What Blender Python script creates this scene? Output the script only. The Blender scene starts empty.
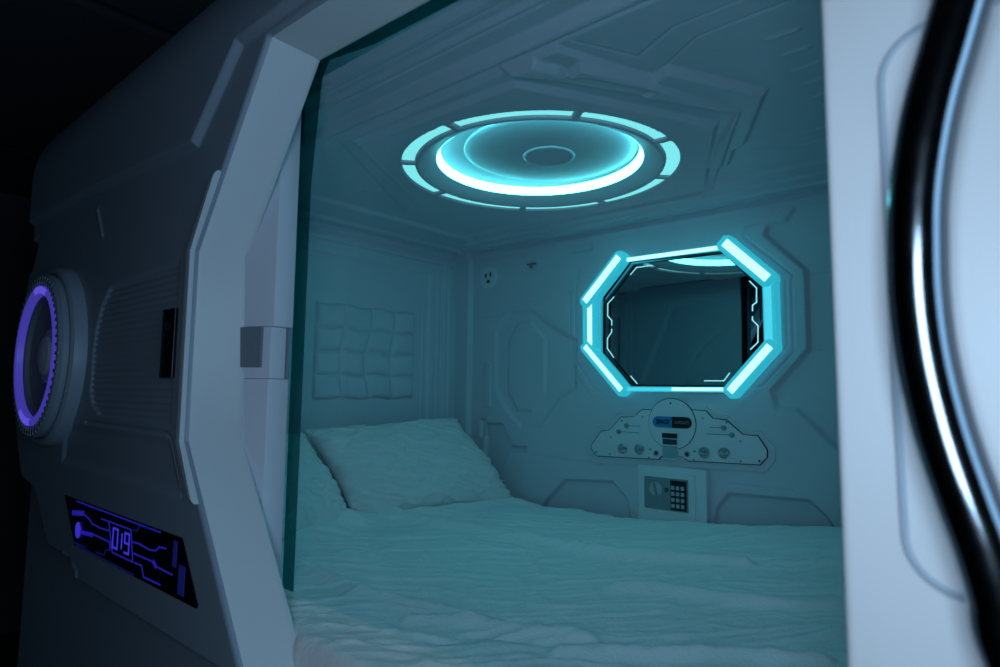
import bpy, bmesh, math, random
import numpy as np
from mathutils import Vector, Matrix
random.seed(4); np.random.seed(4)
scene = bpy.context.scene
ZC = 1.6          # eye height of the camera; the coordinates below are relative to it
# ---------------------------------------------------------------- camera
YAW, PIT, ROL, FPX = math.radians(40.6), math.radians(5.35), math.radians(0.55), 626.0
cd = bpy.data.cameras.new('camera'); cam = bpy.data.objects.new('camera', cd)
scene.collection.objects.link(cam); scene.camera = cam
cd.sensor_fit = 'HORIZONTAL'; cd.sensor_width = 36.0; cd.lens = FPX/1000*36.0; cd.clip_start = 0.02
Rm = (Matrix.Rotation(YAW, 3, 'Z') @ Matrix.Rotation(math.pi/2+PIT, 3, 'X') @ Matrix.Rotation(ROL, 3, 'Z'))
cam.matrix_world = Matrix.Translation((0, 0, ZC)) @ Rm.to_4x4()
cd.dof.use_dof = True; cd.dof.focus_distance = 1.7; cd.dof.aperture_fstop = 4.5
# ---------------------------------------------------------------- world, lights, exposure
w = bpy.data.worlds.new('world'); scene.world = w; w.use_nodes = True
w.node_tree.nodes['Background'].inputs[0].default_value = (0.25, 0.42, 0.62, 1)
w.node_tree.nodes['Background'].inputs[1].default_value = 0.002
def area(name, loc, target, size, power, col):
    l = bpy.data.lights.new(name, 'AREA'); l.shape = 'RECTANGLE'; l.size = size[0]; l.size_y = size[1]
    l.energy = power; l.color = col
    o = bpy.data.objects.new(name, l); scene.collection.objects.link(o)
    o.location = (loc[0], loc[1], loc[2]+ZC)
    d = Vector(target)-Vector(loc); o.rotation_euler = d.to_track_quat('-Z', 'Y').to_euler()
    return o
area('viewer_side_lamp', (0.03, -0.12, 0.05), (-0.35, 0.7, -0.02), (0.20, 0.30), 4.1, (0.51, 0.76, 1.0))
area('aisle_light', (2.2, 0.02, 0.10), (-1.2, 0.57, 0.0), (0.9, 1.4), 17.0, (0.34, 0.66, 1.0))
scene.view_settings.view_transform = 'Standard'; scene.view_settings.look = 'None'
scene.view_settings.exposure = 0.0; scene.view_settings.gamma = 1.0
scene.view_settings.use_curve_mapping = False

HPTS = [[-0.0153, 0.452, 0.2611], [-0.0222, 0.452, 0.2386], [-0.0305, 0.452, 0.2099], [-0.0389, 0.452, 0.1808], [-0.0453, 0.452, 0.1508], [-0.0498, 0.452, 0.1201], [-0.0516, 0.452, 0.0891], [-0.052, 0.452, 0.0582], [-0.0496, 0.452, 0.0217], [-0.0431, 0.452, -0.0197], [-0.0337, 0.452, -0.0589], [-0.0272, 0.452, -0.0829], [-0.0212, 0.452, -0.1114], [-0.0168, 0.452, -0.1419]]
D = {"rec_right": [[-0.3751, 0.5323],[-0.5074, 0.5484],[-0.5335, 0.5024],[-0.5815, 0.5029],[-0.5924, 0.4744],[-0.4807, 0.3527],[-0.4838, 0.1272],[-0.5862, 0.0078],[-0.5737, -0.0349],[-0.52, -0.0393],[-0.4036, -0.164],[-0.3449, -0.2188]], "gr_mir_r": [[-0.663, 0.5199],[-0.6611, 0.4885],[-0.5212, 0.3401],[-0.5277, 0.3059]], "gr_mir_r2": [[-0.5413, 0.3073],[-0.5396, 0.1853],[-0.5275, 0.1416],[-0.608, 0.028],[-0.6748, 0.0191]], "gr_mir_l": [[-1.2662, 0.4773],[-1.2971, 0.3618],[-1.2973, 0.1152],[-1.1954, 0.0175],[-1.1589, -0.017]], "oct_left": [[-1.543, 0.2703],[-1.3971, 0.2495],[-1.3016, 0.1738],[-1.1991, 0.1092],[-1.1998, -0.0421],[-1.2974, -0.0979],[-1.4093, -0.2013],[-1.509, -0.2113],[-1.6154, -0.1288],[-1.6246, 0.1873]], "notch_l": [[-1.6246, -0.2149],[-1.5627, -0.2758],[-1.4891, -0.2736]], "rec_bot_l": [[-1.388, -0.3915],[-1.3061, -0.3117],[-1.1135, -0.2997],[-1.0607, -0.3501],[-1.0395, -0.4477],[-1.4636, -0.5098]], "rec_bot_r": [[-0.7528, -0.3411],[-0.7185, -0.2959],[-0.4946, -0.2901],[-0.4533, -0.3276],[-0.4213, -0.3832],[-0.7704, -0.4377]], "gr_bot_r": [[-0.7208, -0.2669],[-0.5379, -0.2677]], "notch_l2": [[-1.7647, -0.2036],[-1.726, -0.2054],[-1.7251, -0.2571],[-1.7637, -0.2599]], "notch_t": [[-1.3015, 0.5233],[-1.2749, 0.4971],[-1.1932, 0.4897],[-1.1931, 0.5116]], "mir_out": [[-1.2068, 0.3035],[-1.2096, 0.1671],[-1.1862, 0.1412],[-1.0583, -0.006],[-1.0315, 0.0084],[-1.0209, 0.0131],[-0.7168, 0.0145],[-0.6916, -0.0022],[-0.5742, 0.1287],[-0.5698, 0.1448],[-0.556, 0.1645],[-0.5534, 0.3035],[-0.5726, 0.318],[-0.5721, 0.3345],[-0.6885, 0.4698],[-0.7149, 0.4606],[-0.7241, 0.4443],[-1.0161, 0.4473],[-1.0266, 0.4682],[-1.0537, 0.4719],[-1.1853, 0.3422]], "mir_in": [[-1.1218, 0.3263],[-1.1231, 0.1391],[-1.0155, 0.0291],[-0.6993, 0.0272],[-0.5994, 0.1337],[-0.5968, 0.3079],[-0.6941, 0.418],[-1.0162, 0.4376]], "etch1": [[-1.0914, 0.3304],[-1.1163, 0.3089],[-1.1166, 0.2665],[-1.0999, 0.2486],[-1.1, 0.2329]], "etch2": [[-1.1001, 0.2192],[-1.1002, 0.2094],[-1.1171, 0.1878],[-1.1174, 0.1536],[-1.092, 0.1216]], "etch3": [[-0.6271, 0.3322],[-0.6073, 0.309],[-0.6084, 0.2672],[-0.62, 0.2597],[-0.6205, 0.243]], "etch4": [[-0.6209, 0.2263],[-0.6212, 0.2162],[-0.6055, 0.1985],[-0.6069, 0.1505],[-0.6284, 0.1306]], "etch5": [[-1.0273, 0.4],[-1.0036, 0.4214],[-0.9453, 0.4218]], "etch6": [[-1.0257, 0.0573],[-1.0019, 0.0328]], "etch7": [[-0.7705, 0.0402],[-0.7093, 0.0399],[-0.6917, 0.0626]], "bar_tl": [[-1.1814, 0.3254],[-1.034, 0.4626]], "bar_bl": [[-1.174, 0.1403],[-1.0388, -0.0011]], "bar_tr": [[-0.6955, 0.4558],[-0.5774, 0.3171]], "bar_br": [[-0.6961, 0.0061],[-0.5788, 0.1323]], "bar_l": [[-1.1651, 0.309],[-1.1659, 0.1499]], "bar_r": [[-0.5696, 0.3121],[-0.5748, 0.1362]], "bar_t": [[-1.0213, 0.4463],[-0.7028, 0.4411]], "bar_b": [[-1.0259, 0.0196],[-0.6958, 0.0204]], "plate": [[-1.1895, -0.1806],[-1.1494, -0.1285],[-1.1157, -0.1246],[-1.072, -0.0784],[-1.0214, -0.0767],[-0.9948, -0.0516],[-0.948, -0.0505],[-0.826, -0.0474],[-0.7756, -0.0496],[-0.7551, -0.0728],[-0.7139, -0.0748],[-0.665, -0.117],[-0.6231, -0.1168],[-0.5973, -0.1569],[-0.5979, -0.1792],[-0.6192, -0.2031],[-0.8365, -0.2085],[-0.8583, -0.195],[-0.9229, -0.1983],[-0.9347, -0.2112],[-1.1652, -0.2174],[-1.1896, -0.196]], "plate_border": [[-1.2158, -0.1788],[-1.1651, -0.1164],[-1.1292, -0.1126],[-1.0868, -0.0677],[-1.034, -0.0661],[-1.0071, -0.0387],[-0.7787, -0.0361],[-0.7524, -0.0607],[-0.7112, -0.0635],[-0.6622, -0.1041],[-0.6191, -0.1047],[-0.5779, -0.1498],[-0.5791, -0.1878],[-0.6048, -0.2216],[-1.1839, -0.2408],[-1.216, -0.2138]], "circ": [[-0.8857, -0.0949],[-0.966, -0.0945],[-0.8094, -0.0953],[-0.8866, -0.0155]], "pill": [[-0.9522, -0.0924],[-0.8846, -0.0899],[-0.82, -0.0874],[-0.8843, -0.0722],[-0.8849, -0.1075]], "disp": [[-0.9197, -0.1226],[-0.8649, -0.1227],[-0.8656, -0.1604],[-0.9203, -0.161],[-0.9187, -0.2076],[-0.8657, -0.207]], "knobs": [[-1.0634, -0.1839],[-1.0019, -0.182],[-0.7832, -0.1779],[-0.7223, -0.175]], "jacks": [[-0.9428, -0.1903],[-0.8388, -0.1865]], "leds": [[-0.964, -0.1796],[-0.8146, -0.1766]], "screws": [[-1.0667, -0.0924],[-0.9899, -0.0771],[-0.8891, -0.0298],[-0.786, -0.0738],[-0.7133, -0.0834],[-1.1684, -0.2022],[-1.1103, -0.1492],[-0.6733, -0.137],[-0.6201, -0.1903],[-1.1152, -0.206],[-0.9691, -0.2065],[-0.8173, -0.2035],[-0.6742, -0.1957]], "slid": [[-1.0499, -0.1074],[-1.0001, -0.1061],[-1.0782, -0.1288],[-1.0028, -0.1245],[-0.7219, -0.1004],[-0.7654, -0.1017],[-0.6974, -0.1205],[-0.7764, -0.1212]], "safe": [[-1.0026, -0.2341],[-0.7686, -0.2281],[-0.773, -0.366]], "safe_f": [[-1.0006, -0.2322],[-0.7712, -0.2267],[-0.7729, -0.3696],[-0.9879, -0.2512],[-0.8081, -0.2474],[-0.8107, -0.372]], "safe_d": [[-0.9727, -0.2653],[-0.8261, -0.2597],[-0.8309, -0.3589],[-0.9756, -0.363]], "safe_k": [[-0.8787, -0.27],[-0.8277, -0.2677],[-0.8327, -0.349],[-0.8824, -0.3511]], "safe_keys": [[-0.871, -0.2879],[-0.8402, -0.2871],[-0.8727, -0.3377],[-0.8426, -0.3368]], "safe_knob": [[-0.9315, -0.2989],[-0.9548, -0.3],[-0.9101, -0.298],[-0.892, -0.2961]], "socket": [[-1.6799, 0.4652],[-1.6307, 0.4596],[-1.7292, 0.4707],[-1.6806, 0.5117]], "jetn": [[-1.4554, 0.4861]], "c_hex": [[-1.1989, 0.864],[-0.7257, 0.8867],[-0.5058, 1.3005],[-0.7276, 1.7653],[-1.2305, 1.7504],[-1.4574, 1.2963]], "c_t2": [[-1.2275, 0.8252],[-0.7318, 0.8468],[-0.6685, 0.899],[-0.5632, 1.0729],[-0.4458, 1.2668],[-0.6878, 1.749],[-1.3191, 1.8764],[-1.5587, 1.3302]], "c_t3": [[-0.7075, 0.8382],[-0.655, 0.8449],[-0.6286, 0.8939],[-0.6298, 0.9212],[-0.5956, 0.9028],[-0.5201, 1.0509],[-0.4844, 1.0315],[-0.3749, 1.2332],[-0.4953, 1.4612],[-0.5224, 1.471],[-0.5808, 1.5812],[-0.5853, 1.487],[-0.4458, 1.2668],[-0.5632, 1.0729],[-0.6685, 0.899]], "c_gap": [[-1.3181, 0.8288],[-1.2357, 0.8309],[-0.8209, 0.8316],[-0.6784, 0.8256],[-0.4388, 0.8389],[-0.3657, 0.8398]], "c_g1": [[-0.5053, 0.964],[-0.4218, 0.9228],[-0.2696, 0.9196]], "c_g1b": [[-0.5015, 0.9716],[-0.4256, 0.9234],[-0.2628, 0.9252]], "c_g2": [[-0.4917, 1.0303],[-0.4027, 0.9735],[-0.2248, 0.9692]], "c_g3": [[-0.5758, 0.8423],[-0.5086, 0.9702]], "c_s0": [[-0.3148, 1.0541],[-0.2696, 1.0564]], "c_s1": [[-0.3126, 1.1231],[-0.2702, 1.1238]], "c_s2": [[-0.312, 1.1927],[-0.2681, 1.1867]], "c_s3": [[-0.3086, 1.2589],[-0.2687, 1.2529]], "c_s4": [[-0.3078, 1.3272],[-0.2659, 1.3174]], "c_s5": [[-0.3056, 1.3879],[-0.2664, 1.3785]], "c_g4": [[-0.478, 1.4444],[-0.3855, 1.5047],[-0.325, 1.4963]], "c_g5": [[-0.4952, 1.5228],[-0.4045, 1.5752],[-0.3415, 1.5679]], "c_back": [[-0.6603, 1.702],[-0.5181, 1.7003],[-0.3651, 1.7101],[-0.3888, 1.8151],[-0.407, 1.8954]], "c_left": [[-1.6498, 1.0488],[-1.6639, 1.492],[-1.6642, 1.5464],[-1.8253, 1.163],[-1.7945, 1.4998]], "c_left_bits": [[-1.4044, 0.9828],[-1.3662, 1.0241],[-1.5316, 1.0218],[-1.5328, 1.0926]], "seggaps": [[-0.6948, 1.0565],[-0.618, 1.3001],[-0.7282, 1.5404],[-0.9859, 1.6609],[-1.2121, 1.5207],[-1.2815, 1.2469],[-1.1984, 1.0152],[-0.9468, 0.9329]], "w_pad": [[1.2025, 0.3036],[1.6476, 0.3001],[1.6521, -0.0299],[1.1991, -0.0189]], "w_lines": [[1.1777, 0.5213],[1.6621, 0.5312],[1.1797, 0.4731],[1.7181, 0.4748],[1.763, 0.4732],[1.7429, -0.0341],[1.696, 0.2848],[1.8192, 0.2963],[1.8663, 0.3007]], "f_open": [[-0.9829, 0.6136],[-1.2251, 0.2644],[-1.2272, -0.0955],[-0.985, -0.437],[-0.8086, 0.6044]], "f_up": [[-0.8913, 0.6342],[-1.0409, 0.6556],[-1.2054, 0.4662],[-1.6065, 0.493],[-1.7751, 0.4472],[-1.7248, 0.375]], "f_lip": [[-1.1517, 0.3768],[-1.2303, 0.2583],[-1.2432, 0.0843],[-1.2364, -0.0677],[-1.1609, -0.1944]], "f_louv": [[-1.6834, 0.2453],[-1.7531, 0.21],[-1.7759, 0.1442],[-1.7777, 0.082],[-1.7521, -0.0407],[-1.6974, -0.0667],[-1.6295, -0.0725],[-1.2605, -0.0784],[-1.2955, 0.2497]], "f_sub": [[-1.7361, -0.0835],[-1.2963, -0.0858],[-1.2216, -0.2038],[-1.6987, -0.1966]], "f_low": [[-2.4374, 0.3755],[-2.4008, -0.2132],[-2.345, -0.2805],[-2.1985, -0.2971],[-2.0346, -0.4312],[-1.8316, -0.4286],[-1.7897, -0.4772],[-1.2606, -0.4658],[-1.0784, -0.4631]], "f_stick": [[-1.3452, 0.1618],[-1.2824, 0.1588],[-1.2866, 0.0213],[-1.3497, 0.0238]], "f_plaque": [[-1.9014, -0.2721],[-1.2078, -0.2721],[-1.1288, -0.3818],[-1.7971, -0.3796]], "pl_q1": [[-1.825, -0.3064],[-1.7502, -0.2981],[-1.7015, -0.3055],[-1.6834, -0.3126],[-1.6307, -0.3145],[-1.5736, -0.3127]], "pl_q2": [[-1.7116, -0.2779],[-1.6382, -0.2769]], "pl_q3": [[-1.7622, -0.3432],[-1.6788, -0.3349],[-1.5619, -0.3353],[-1.5586, -0.3526]], "pl_q4": [[-1.8097, -0.3731],[-1.7254, -0.3722]], "pl_q5": [[-1.6431, -0.3707],[-1.5931, -0.3674],[-1.5841, -0.3556],[-1.5482, -0.3496]], "pl_q6": [[-1.5774, -0.293],[-1.4476, -0.2917],[-1.4273, -0.3535],[-1.5437, -0.354],[-1.5774, -0.293]], "pl_q7": [[-1.6231, -0.2935],[-1.5774, -0.293]], "pl_dot": [[-1.7778, -0.3413]], "pl_thick": [[-1.7622, -0.3432],[-1.6782, -0.3375]], "pl_digits": [[-1.549, -0.3065],[-1.4486, -0.3052],[-1.4447, -0.3469],[-1.5416, -0.346]], "pl_r1": [[-1.4325, -0.3146],[-1.4024, -0.3127],[-1.3438, -0.3156],[-1.3165, -0.3124],[-1.3009, -0.3031],[-1.2714, -0.3009]], "pl_r2": [[-1.425, -0.3362],[-1.3234, -0.3351],[-1.3122, -0.3411],[-1.2367, -0.3427]], "pl_r3": [[-1.4183, -0.3534],[-1.3811, -0.3523],[-1.3671, -0.3717],[-1.2875, -0.3708]], "pl_r4": [[-1.4403, -0.2914],[-1.4138, -0.289],[-1.4044, -0.2777],[-1.35, -0.2755]], "pl_thick2": [[-1.3153, -0.343],[-1.243, -0.3426]], "pl_ghost": [[-1.2297, -0.3031],[-1.1965, -0.3451]], "door_groove": [[-0.0029, 0.2494],[-0.037, 0.2563],[-0.0574, 0.2533],[-0.068, 0.2432],[-0.0733, 0.2205],[-0.074, 0.1874],[-0.0725, 0.1363],[-0.0721, 0.045],[-0.0715, -0.0362],[-0.0715, -0.0887],[-0.0691, -0.1108],[-0.062, -0.1228],[-0.0495, -0.127],[-0.0245, -0.1258]], "sh1": [[-1.6553, 1.3197],[-1.4266, 1.3491],[-1.2307, 1.3694],[-1.0464, 1.3743],[-0.9419, 1.3856],[-0.8424, 1.3791],[-0.7307, 1.3919],[-0.6005, 1.4286],[-0.5172, 1.4433]], "sh2": [[-0.4702, 1.4714],[-0.4001, 1.521],[-0.3283, 1.5303]], "sh3": [[-0.671, 1.1649],[-0.6093, 1.2085],[-0.5094, 1.2157],[-0.4116, 1.2495],[-0.2856, 1.322]], "sh4": [[-1.338, 0.8329],[-1.1902, 0.8124],[-1.042, 0.8142],[-0.9052, 0.845],[-0.8116, 0.8661]], "sh5": [[-0.8786, 0.7853],[-0.7722, 0.8619],[-0.693, 0.8864],[-0.6257, 0.9203],[-0.5825, 0.9249]], "sh6": [[-0.5946, 0.8501],[-0.4836, 0.9273],[-0.3797, 1.0133],[-0.2692, 1.0698]], "sh7": [[-0.9233, 0.5854],[-0.8852, 0.6357],[-0.8249, 0.7065]], "sh8": [[-1.5371, 0.9629],[-1.613, 1.1453],[-1.6439, 1.3107]], "sh9": [[-0.7753, 0.7512],[-0.7372, 0.8232],[-0.6649, 0.8506],[-0.6029, 0.8867],[-0.5394, 0.9638]]}
SHW = {'sh1': (0.020, 0.022), 'sh2': (0.012, 0.014), 'sh3': (0.018, 0.020), 'sh4': (0.013, 0.020), 'sh5': (0.012, 0.016), 'sh6': (0.014, 0.016), 'sh7': (0.004, 0.012), 'sh8': (0.016, 0.025), 'sh9': (-0.008, 0.014)}
MTX, MTZ = -1.1, -2.0
# ---------------------------------------------------------------- materials
def mat(name, base, rough=0.45, metal=0.0, bump=0.0, bscale=200.0, emis=None, es=0.0, spec=0.5, var=0.0):
    m = bpy.data.materials.new(name); m.use_nodes = True
    nt = m.node_tree; b = nt.nodes['Principled BSDF']
    b.inputs['Base Color'].default_value = (*base, 1); b.inputs['Roughness'].default_value = rough
    b.inputs['Metallic'].default_value = metal; b.inputs['Specular IOR Level'].default_value = spec
    if emis:
        b.inputs['Emission Color'].default_value = (*emis, 1); b.inputs['Emission Strength'].default_value = es
    tc = nt.nodes.new('ShaderNodeTexCoord')
    if bump or var:
        n = nt.nodes.new('ShaderNodeTexNoise'); n.inputs['Scale'].default_value = bscale; n.inputs['Detail'].default_value = 3
        nt.links.new(tc.outputs['Object'], n.inputs['Vector'])
        if bump:
            bp = nt.nodes.new('ShaderNodeBump'); bp.inputs['Strength'].default_value = bump; bp.inputs['Distance'].default_value = 0.002
            nt.links.new(n.outputs['Fac'], bp.inputs['Height']); nt.links.new(bp.outputs['Normal'], b.inputs['Normal'])
        if var:
            r = nt.nodes.new('ShaderNodeMapRange'); r.inputs['To Min'].default_value = rough-var; r.inputs['To Max'].default_value = rough+var
            nt.links.new(n.outputs['Fac'], r.inputs['Value']); nt.links.new(r.outputs['Result'], b.inputs['Roughness'])
    return m
M = {}
M['shell'] = mat('white_plastic_shell', (0.66, 0.68, 0.72), 0.42, bump=0.12, bscale=320)
M['facade'] = mat('grey_blue_panel', (0.30, 0.355, 0.43), 0.45, bump=0.12, bscale=320)  # even grey-blue, darker than the shell plastic
M['liner'] = mat('white_plastic_liner', (0.58, 0.63, 0.70), 0.48, bump=0.10, bscale=300)
M['door'] = mat('white_door_plastic', (0.72, 0.685, 0.70), 0.42, bump=0.12, bscale=420)
M['trim'] = mat('lavender_white_trim', (0.74, 0.75, 0.84), 0.5, bump=0.1, bscale=300)
M['grey'] = mat('grey_plastic', (0.22, 0.24, 0.28), 0.5, bump=0.1)
M['cotton'] = mat('white_cotton', (0.88, 0.90, 0.91), 0.95, bump=0.9, bscale=150, spec=0.1)
M['pillow'] = mat('white_pillow_cotton', (0.80, 0.82, 0.83), 0.95, bump=0.8, bscale=150, spec=0.1)
M['black'] = mat('black_plastic', (0.008, 0.009, 0.012), 0.35)
M['gloss'] = mat('black_glossy_acrylic', (0.003, 0.003, 0.005), 0.22, spec=0.25)
M['dark'] = mat('dark_recess', (0.02, 0.025, 0.03), 0.7)
M['chrome'] = mat('polished_dark_steel', (0.17, 0.18, 0.20), 0.14, 1.0, var=0.05, bscale=60)
M['steel'] = mat('brushed_steel', (0.62, 0.64, 0.66), 0.25, 1.0)
M['mirror'] = mat('mirror_glass', (0.42, 0.50, 0.52), 0.015, 1.0)
M['plate'] = mat('control_plate_plastic', (0.66, 0.73, 0.77), 0.4)
M['blue'] = mat('blue_badge_print', (0.03, 0.24, 0.50), 0.5)
M['silverprint'] = mat('pale_lettering', (0.30, 0.33, 0.36), 0.5)
M['lcd'] = mat('display_glass', (0.02, 0.07, 0.12), 0.25)
M['safegrey'] = mat('safe_door_steel', (0.20, 0.27, 0.30), 0.45)
M['key'] = mat('keypad_keys', (0.42, 0.46, 0.50), 0.4)
M['hall'] = mat('dark_hall_paint', (0.07, 0.075, 0.09), 0.8, bump=0.1, bscale=60)
M['hallfloor'] = mat('dark_hall_floor', (0.06, 0.06, 0.07), 0.5, bump=0.1, bscale=30)
M['grooveshade'] = mat('grey_groove_shade', (0.40, 0.43, 0.50), 0.7)  # groove shade put into the colour
M['led'] = mat('cyan_led_diffuser', (0.3, 0.6, 0.6), 0.4, emis=(0.21, 0.72, 0.72), es=1.15)
M['ledcore'] = mat('white_led_core', (0.6, 0.8, 0.8), 0.4, emis=(0.62, 0.92, 1.0), es=1.25)
M['ledside'] = mat('cyan_acrylic_edge', (0.1, 0.5, 0.55), 0.35, emis=(0.03, 0.48, 0.60), es=0.85)
M['ledwhite'] = mat('ceiling_led_band', (0.6, 0.8, 0.8), 0.4, emis=(0.14, 0.88, 0.96), es=9.0)
M['ledsoft'] = mat('cyan_led_core', (0.2, 0.6, 0.65), 0.4, emis=(0.08, 0.62, 0.78), es=1.0)
M['ledteal'] = mat('teal_led_rim', (0.1, 0.5, 0.5), 0.4, emis=(0.03, 0.62, 0.60), es=1.0)
M['etch'] = mat('etched_lit_line', (0.6, 0.8, 0.8), 0.4, emis=(0.35, 0.80, 0.85), es=0.9)
M['purple'] = mat('violet_led_ring', (0.1, 0.08, 0.4), 0.4, emis=(0.10, 0.08, 0.70), es=0.4)
M['purplehot'] = mat('violet_led_lamp', (0.2, 0.15, 0.6), 0.4, emis=(0.14, 0.10, 0.85), es=0.7)
M['bluel'] = mat('blue_led_trace', (0.02, 0.02, 0.3), 0.4, emis=(0.03, 0.02, 0.55), es=0.42)
M['bluedim'] = mat('dim_blue_led_trace', (0.02, 0.02, 0.2), 0.4, emis=(0.01, 0.012, 0.14), es=0.35)
M['bluehot'] = mat('bright_blue_led_trace', (0.05, 0.04, 0.5), 0.4, emis=(0.06, 0.04, 0.8), es=0.6)
M['teal'] = mat('teal_indicator', (0.02, 0.25, 0.22), 0.4, emis=(0.0, 0.4, 0.35), es=0.15)
M['bluedim2'] = mat('faint_blue_mark', (0.02, 0.05, 0.10), 0.4)
M['tealprint'] = mat('pale_teal_label', (0.25, 0.42, 0.46), 0.4)
def glass_mat(name, tint, gl):
    m = bpy.data.materials.new(name); m.use_nodes = True; nt = m.node_tree; nt.nodes.clear()
    o = nt.nodes.new('ShaderNodeOutputMaterial'); t = nt.nodes.new('ShaderNodeBsdfTransparent'); g = nt.nodes.new('ShaderNodeBsdfGlossy')
    t.inputs[0].default_value = (*tint, 1); g.inputs['Roughness'].default_value = 0.03; g.inputs[0].default_value = (0.8, 0.9, 0.9, 1)
    mx = nt.nodes.new('ShaderNodeMixShader'); mx.inputs[0].default_value = gl
    nt.links.new(t.outputs[0], mx.inputs[1]); nt.links.new(g.outputs[0], mx.inputs[2]); nt.links.new(mx.outputs[0], o.inputs[0])
    return m
M['glass'] = glass_mat('teal_tinted_glass', (0.91, 0.972, 0.985), 0.02)
M['glassedge'] = glass_mat('dark_teal_glass_edge', (0.16, 0.50, 0.50), 0.02)
# ---------------------------------------------------------------- object helpers
def link(o, parent=None):
    scene.collection.objects.link(o)
    if parent is not None: o.parent = parent
    return o
def tag(o, label=None, cat=None, group=None, kind=None):
    if label: o['label'] = label
    if cat: o['category'] = cat
    if group: o['group'] = group
    if kind: o['kind'] = kind
    return o
def thing(name, label, cat, group=None, loc=(0, 0, 0)):
    o = bpy.data.objects.new(name, None); o.empty_display_size = 0.05; link(o)
    o.location = (loc[0], loc[1], loc[2]+ZC); o['off'] = 0
    return tag(o, label, cat, group)
def base(parent):
    return Vector(parent.matrix_world.translation) if parent is not None else Vector((0, 0, 0))
def org(parent):
    v = Vector((0, 0, 0)); p = parent
    while p is not None: v += p.location; p = p.parent
    return v
def obj(name, verts, faces, m, parent=None, smooth=False, angle=None):
    off = org(parent)
    me = bpy.data.meshes.new(name)
    me.from_pydata([(v[0]-off.x, v[1]-off.y, v[2]+ZC-off.z) for v in verts], [], faces)
    me.materials.append(m)
    if smooth: me.polygons.foreach_set('use_smooth', [True]*len(me.polygons))
    if angle is not None:
        me.polygons.foreach_set('use_smooth', [True]*len(me.polygons)); me.set_sharp_from_angle(angle=math.radians(angle))
    me.update()
    return link(bpy.data.objects.new(name, me), parent)
def bmobj(name, bm, m, parent=None, angle=30):
    off = org(parent)
    bmesh.ops.recalc_face_normals(bm, faces=bm.faces)
    for v in bm.verts: v.co += Vector((0, 0, ZC))-off
    me = bpy.data.meshes.new(name); bm.to_mesh(me); bm.free(); me.materials.append(m)
    me.polygons.foreach_set('use_smooth', [True]*len(me.polygons)); me.set_sharp_from_angle(angle=math.radians(angle))
    return link(bpy.data.objects.new(name, me), parent)
def npmesh(name, V, F, m, parent=None):
    off = org(parent); me = bpy.data.meshes.new(name)
    V = np.asarray(V, dtype=np.float32) + np.array([-off.x, -off.y, ZC-off.z], dtype=np.float32)
    me.vertices.add(len(V)); me.vertices.foreach_set('co', V.ravel())
    me.loops.add(F.size); me.loops.foreach_set('vertex_index', F.ravel().astype(np.int32))
    me.polygons.add(len(F)); me.polygons.foreach_set('loop_start', np.arange(0, F.size, 4, dtype=np.int32))
    me.update(calc_edges=True); me.validate()
    me.polygons.foreach_set('use_smooth', [True]*len(me.polygons)); me.materials.append(m); me.update()
    return link(bpy.data.objects.new(name, me), parent)
def box_bm(x0, x1, y0, y1, z0, z1, bev=0.0, seg=2, bm=None):
    b = bmesh.new(); r = bmesh.ops.create_cube(b, size=1)
    for v in b.verts: v.co = Vector(((x0+x1)/2+v.co.x*(x1-x0), (y0+y1)/2+v.co.y*(y1-y0), (z0+z1)/2+v.co.z*(z1-z0)))
    if bev: bmesh.ops.bevel(b, geom=b.edges[:], offset=bev, segments=seg, affect='EDGES', profile=0.5)
    return b
def prism_xz(pts, y0, y1, bev=0.0, seg=2):
    """outline in the x-z plane, extruded from y1 (back) to y0 (front), front edges bevelled"""
    b = bmesh.new(); n = len(pts)
    fr = [b.verts.new((p[0], y0, p[1])) for p in pts]; bk = [b.verts.new((p[0], y1, p[1])) for p in pts]
    f = b.faces.new(fr); b.faces.new(bk[::-1])
    for i in range(n): b.faces.new((fr[i], fr[(i+1) % n], bk[(i+1) % n], bk[i]))
    if bev: bmesh.ops.bevel(b, geom=list(f.edges), offset=bev, segments=seg, affect='EDGES', profile=0.5)
    return b
def disc_pts(cx, cz, r, n=32, rz=None): return [(cx+r*math.cos(2*math.pi*i/n), cz+(rz or r)*math.sin(2*math.pi*i/n)) for i in range(n)]
def merge(bms):
    out = bmesh.new()
    for b in bms:
        me = bpy.data.meshes.new('t'); b.to_mesh(me); out.from_mesh(me); b.free(); bpy.data.meshes.remove(me)
    return out
def stroke_xz(pts, w, y0, y1, closed=False):
    """flat ribbon of width w along a polyline in the x-z plane, with thickness"""
    bms = []
    P = [Vector((p[0], p[1])) for p in pts]
    for a, c in zip(P[:-1], P[1:]):
        d = (c-a).normalized(); n = Vector((-d.y, d.x))*w/2; a2 = a-d*w*0.3; c2 = c+d*w*0.3
        bms.append(prism_xz([tuple(a2+n), tuple(c2+n), tuple(c2-n), tuple(a2-n)], y0, y1))
    return merge(bms)
def lathe_y(cx, cz, prof, n=64):
    """revolve (radius, y) profile about an axis along y"""
    b = bmesh.new(); rings = []
    for r, y in prof:
        if r < 1e-6: rings.append([b.verts.new((cx, y, cz))])
        else: rings.append([b.verts.new((cx+r*math.cos(2*math.pi*i/n), y, cz+r*math.sin(2*math.pi*i/n))) for i in range(n)])
    for A, B_ in zip(rings[:-1], rings[1:]):
        for i in range(n):
            j = (i+1) % n
            if len(A) == 1 and len(B_) == 1: continue
            if len(A) == 1: b.faces.new((A[0], B_[i], B_[j]))
            elif len(B_) == 1: b.faces.new((A[i], A[j], B_[0]))
            else: b.faces.new((A[i], A[j], B_[j], B_[i]))
    return b
def lathe_z(cx, cy, prof, n=96):
    b = lathe_y(0, 0, prof, n)
    for v in b.verts: v.co = Vector((cx+v.co.x, cy+v.co.z, v.co.y))
    return b
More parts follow.
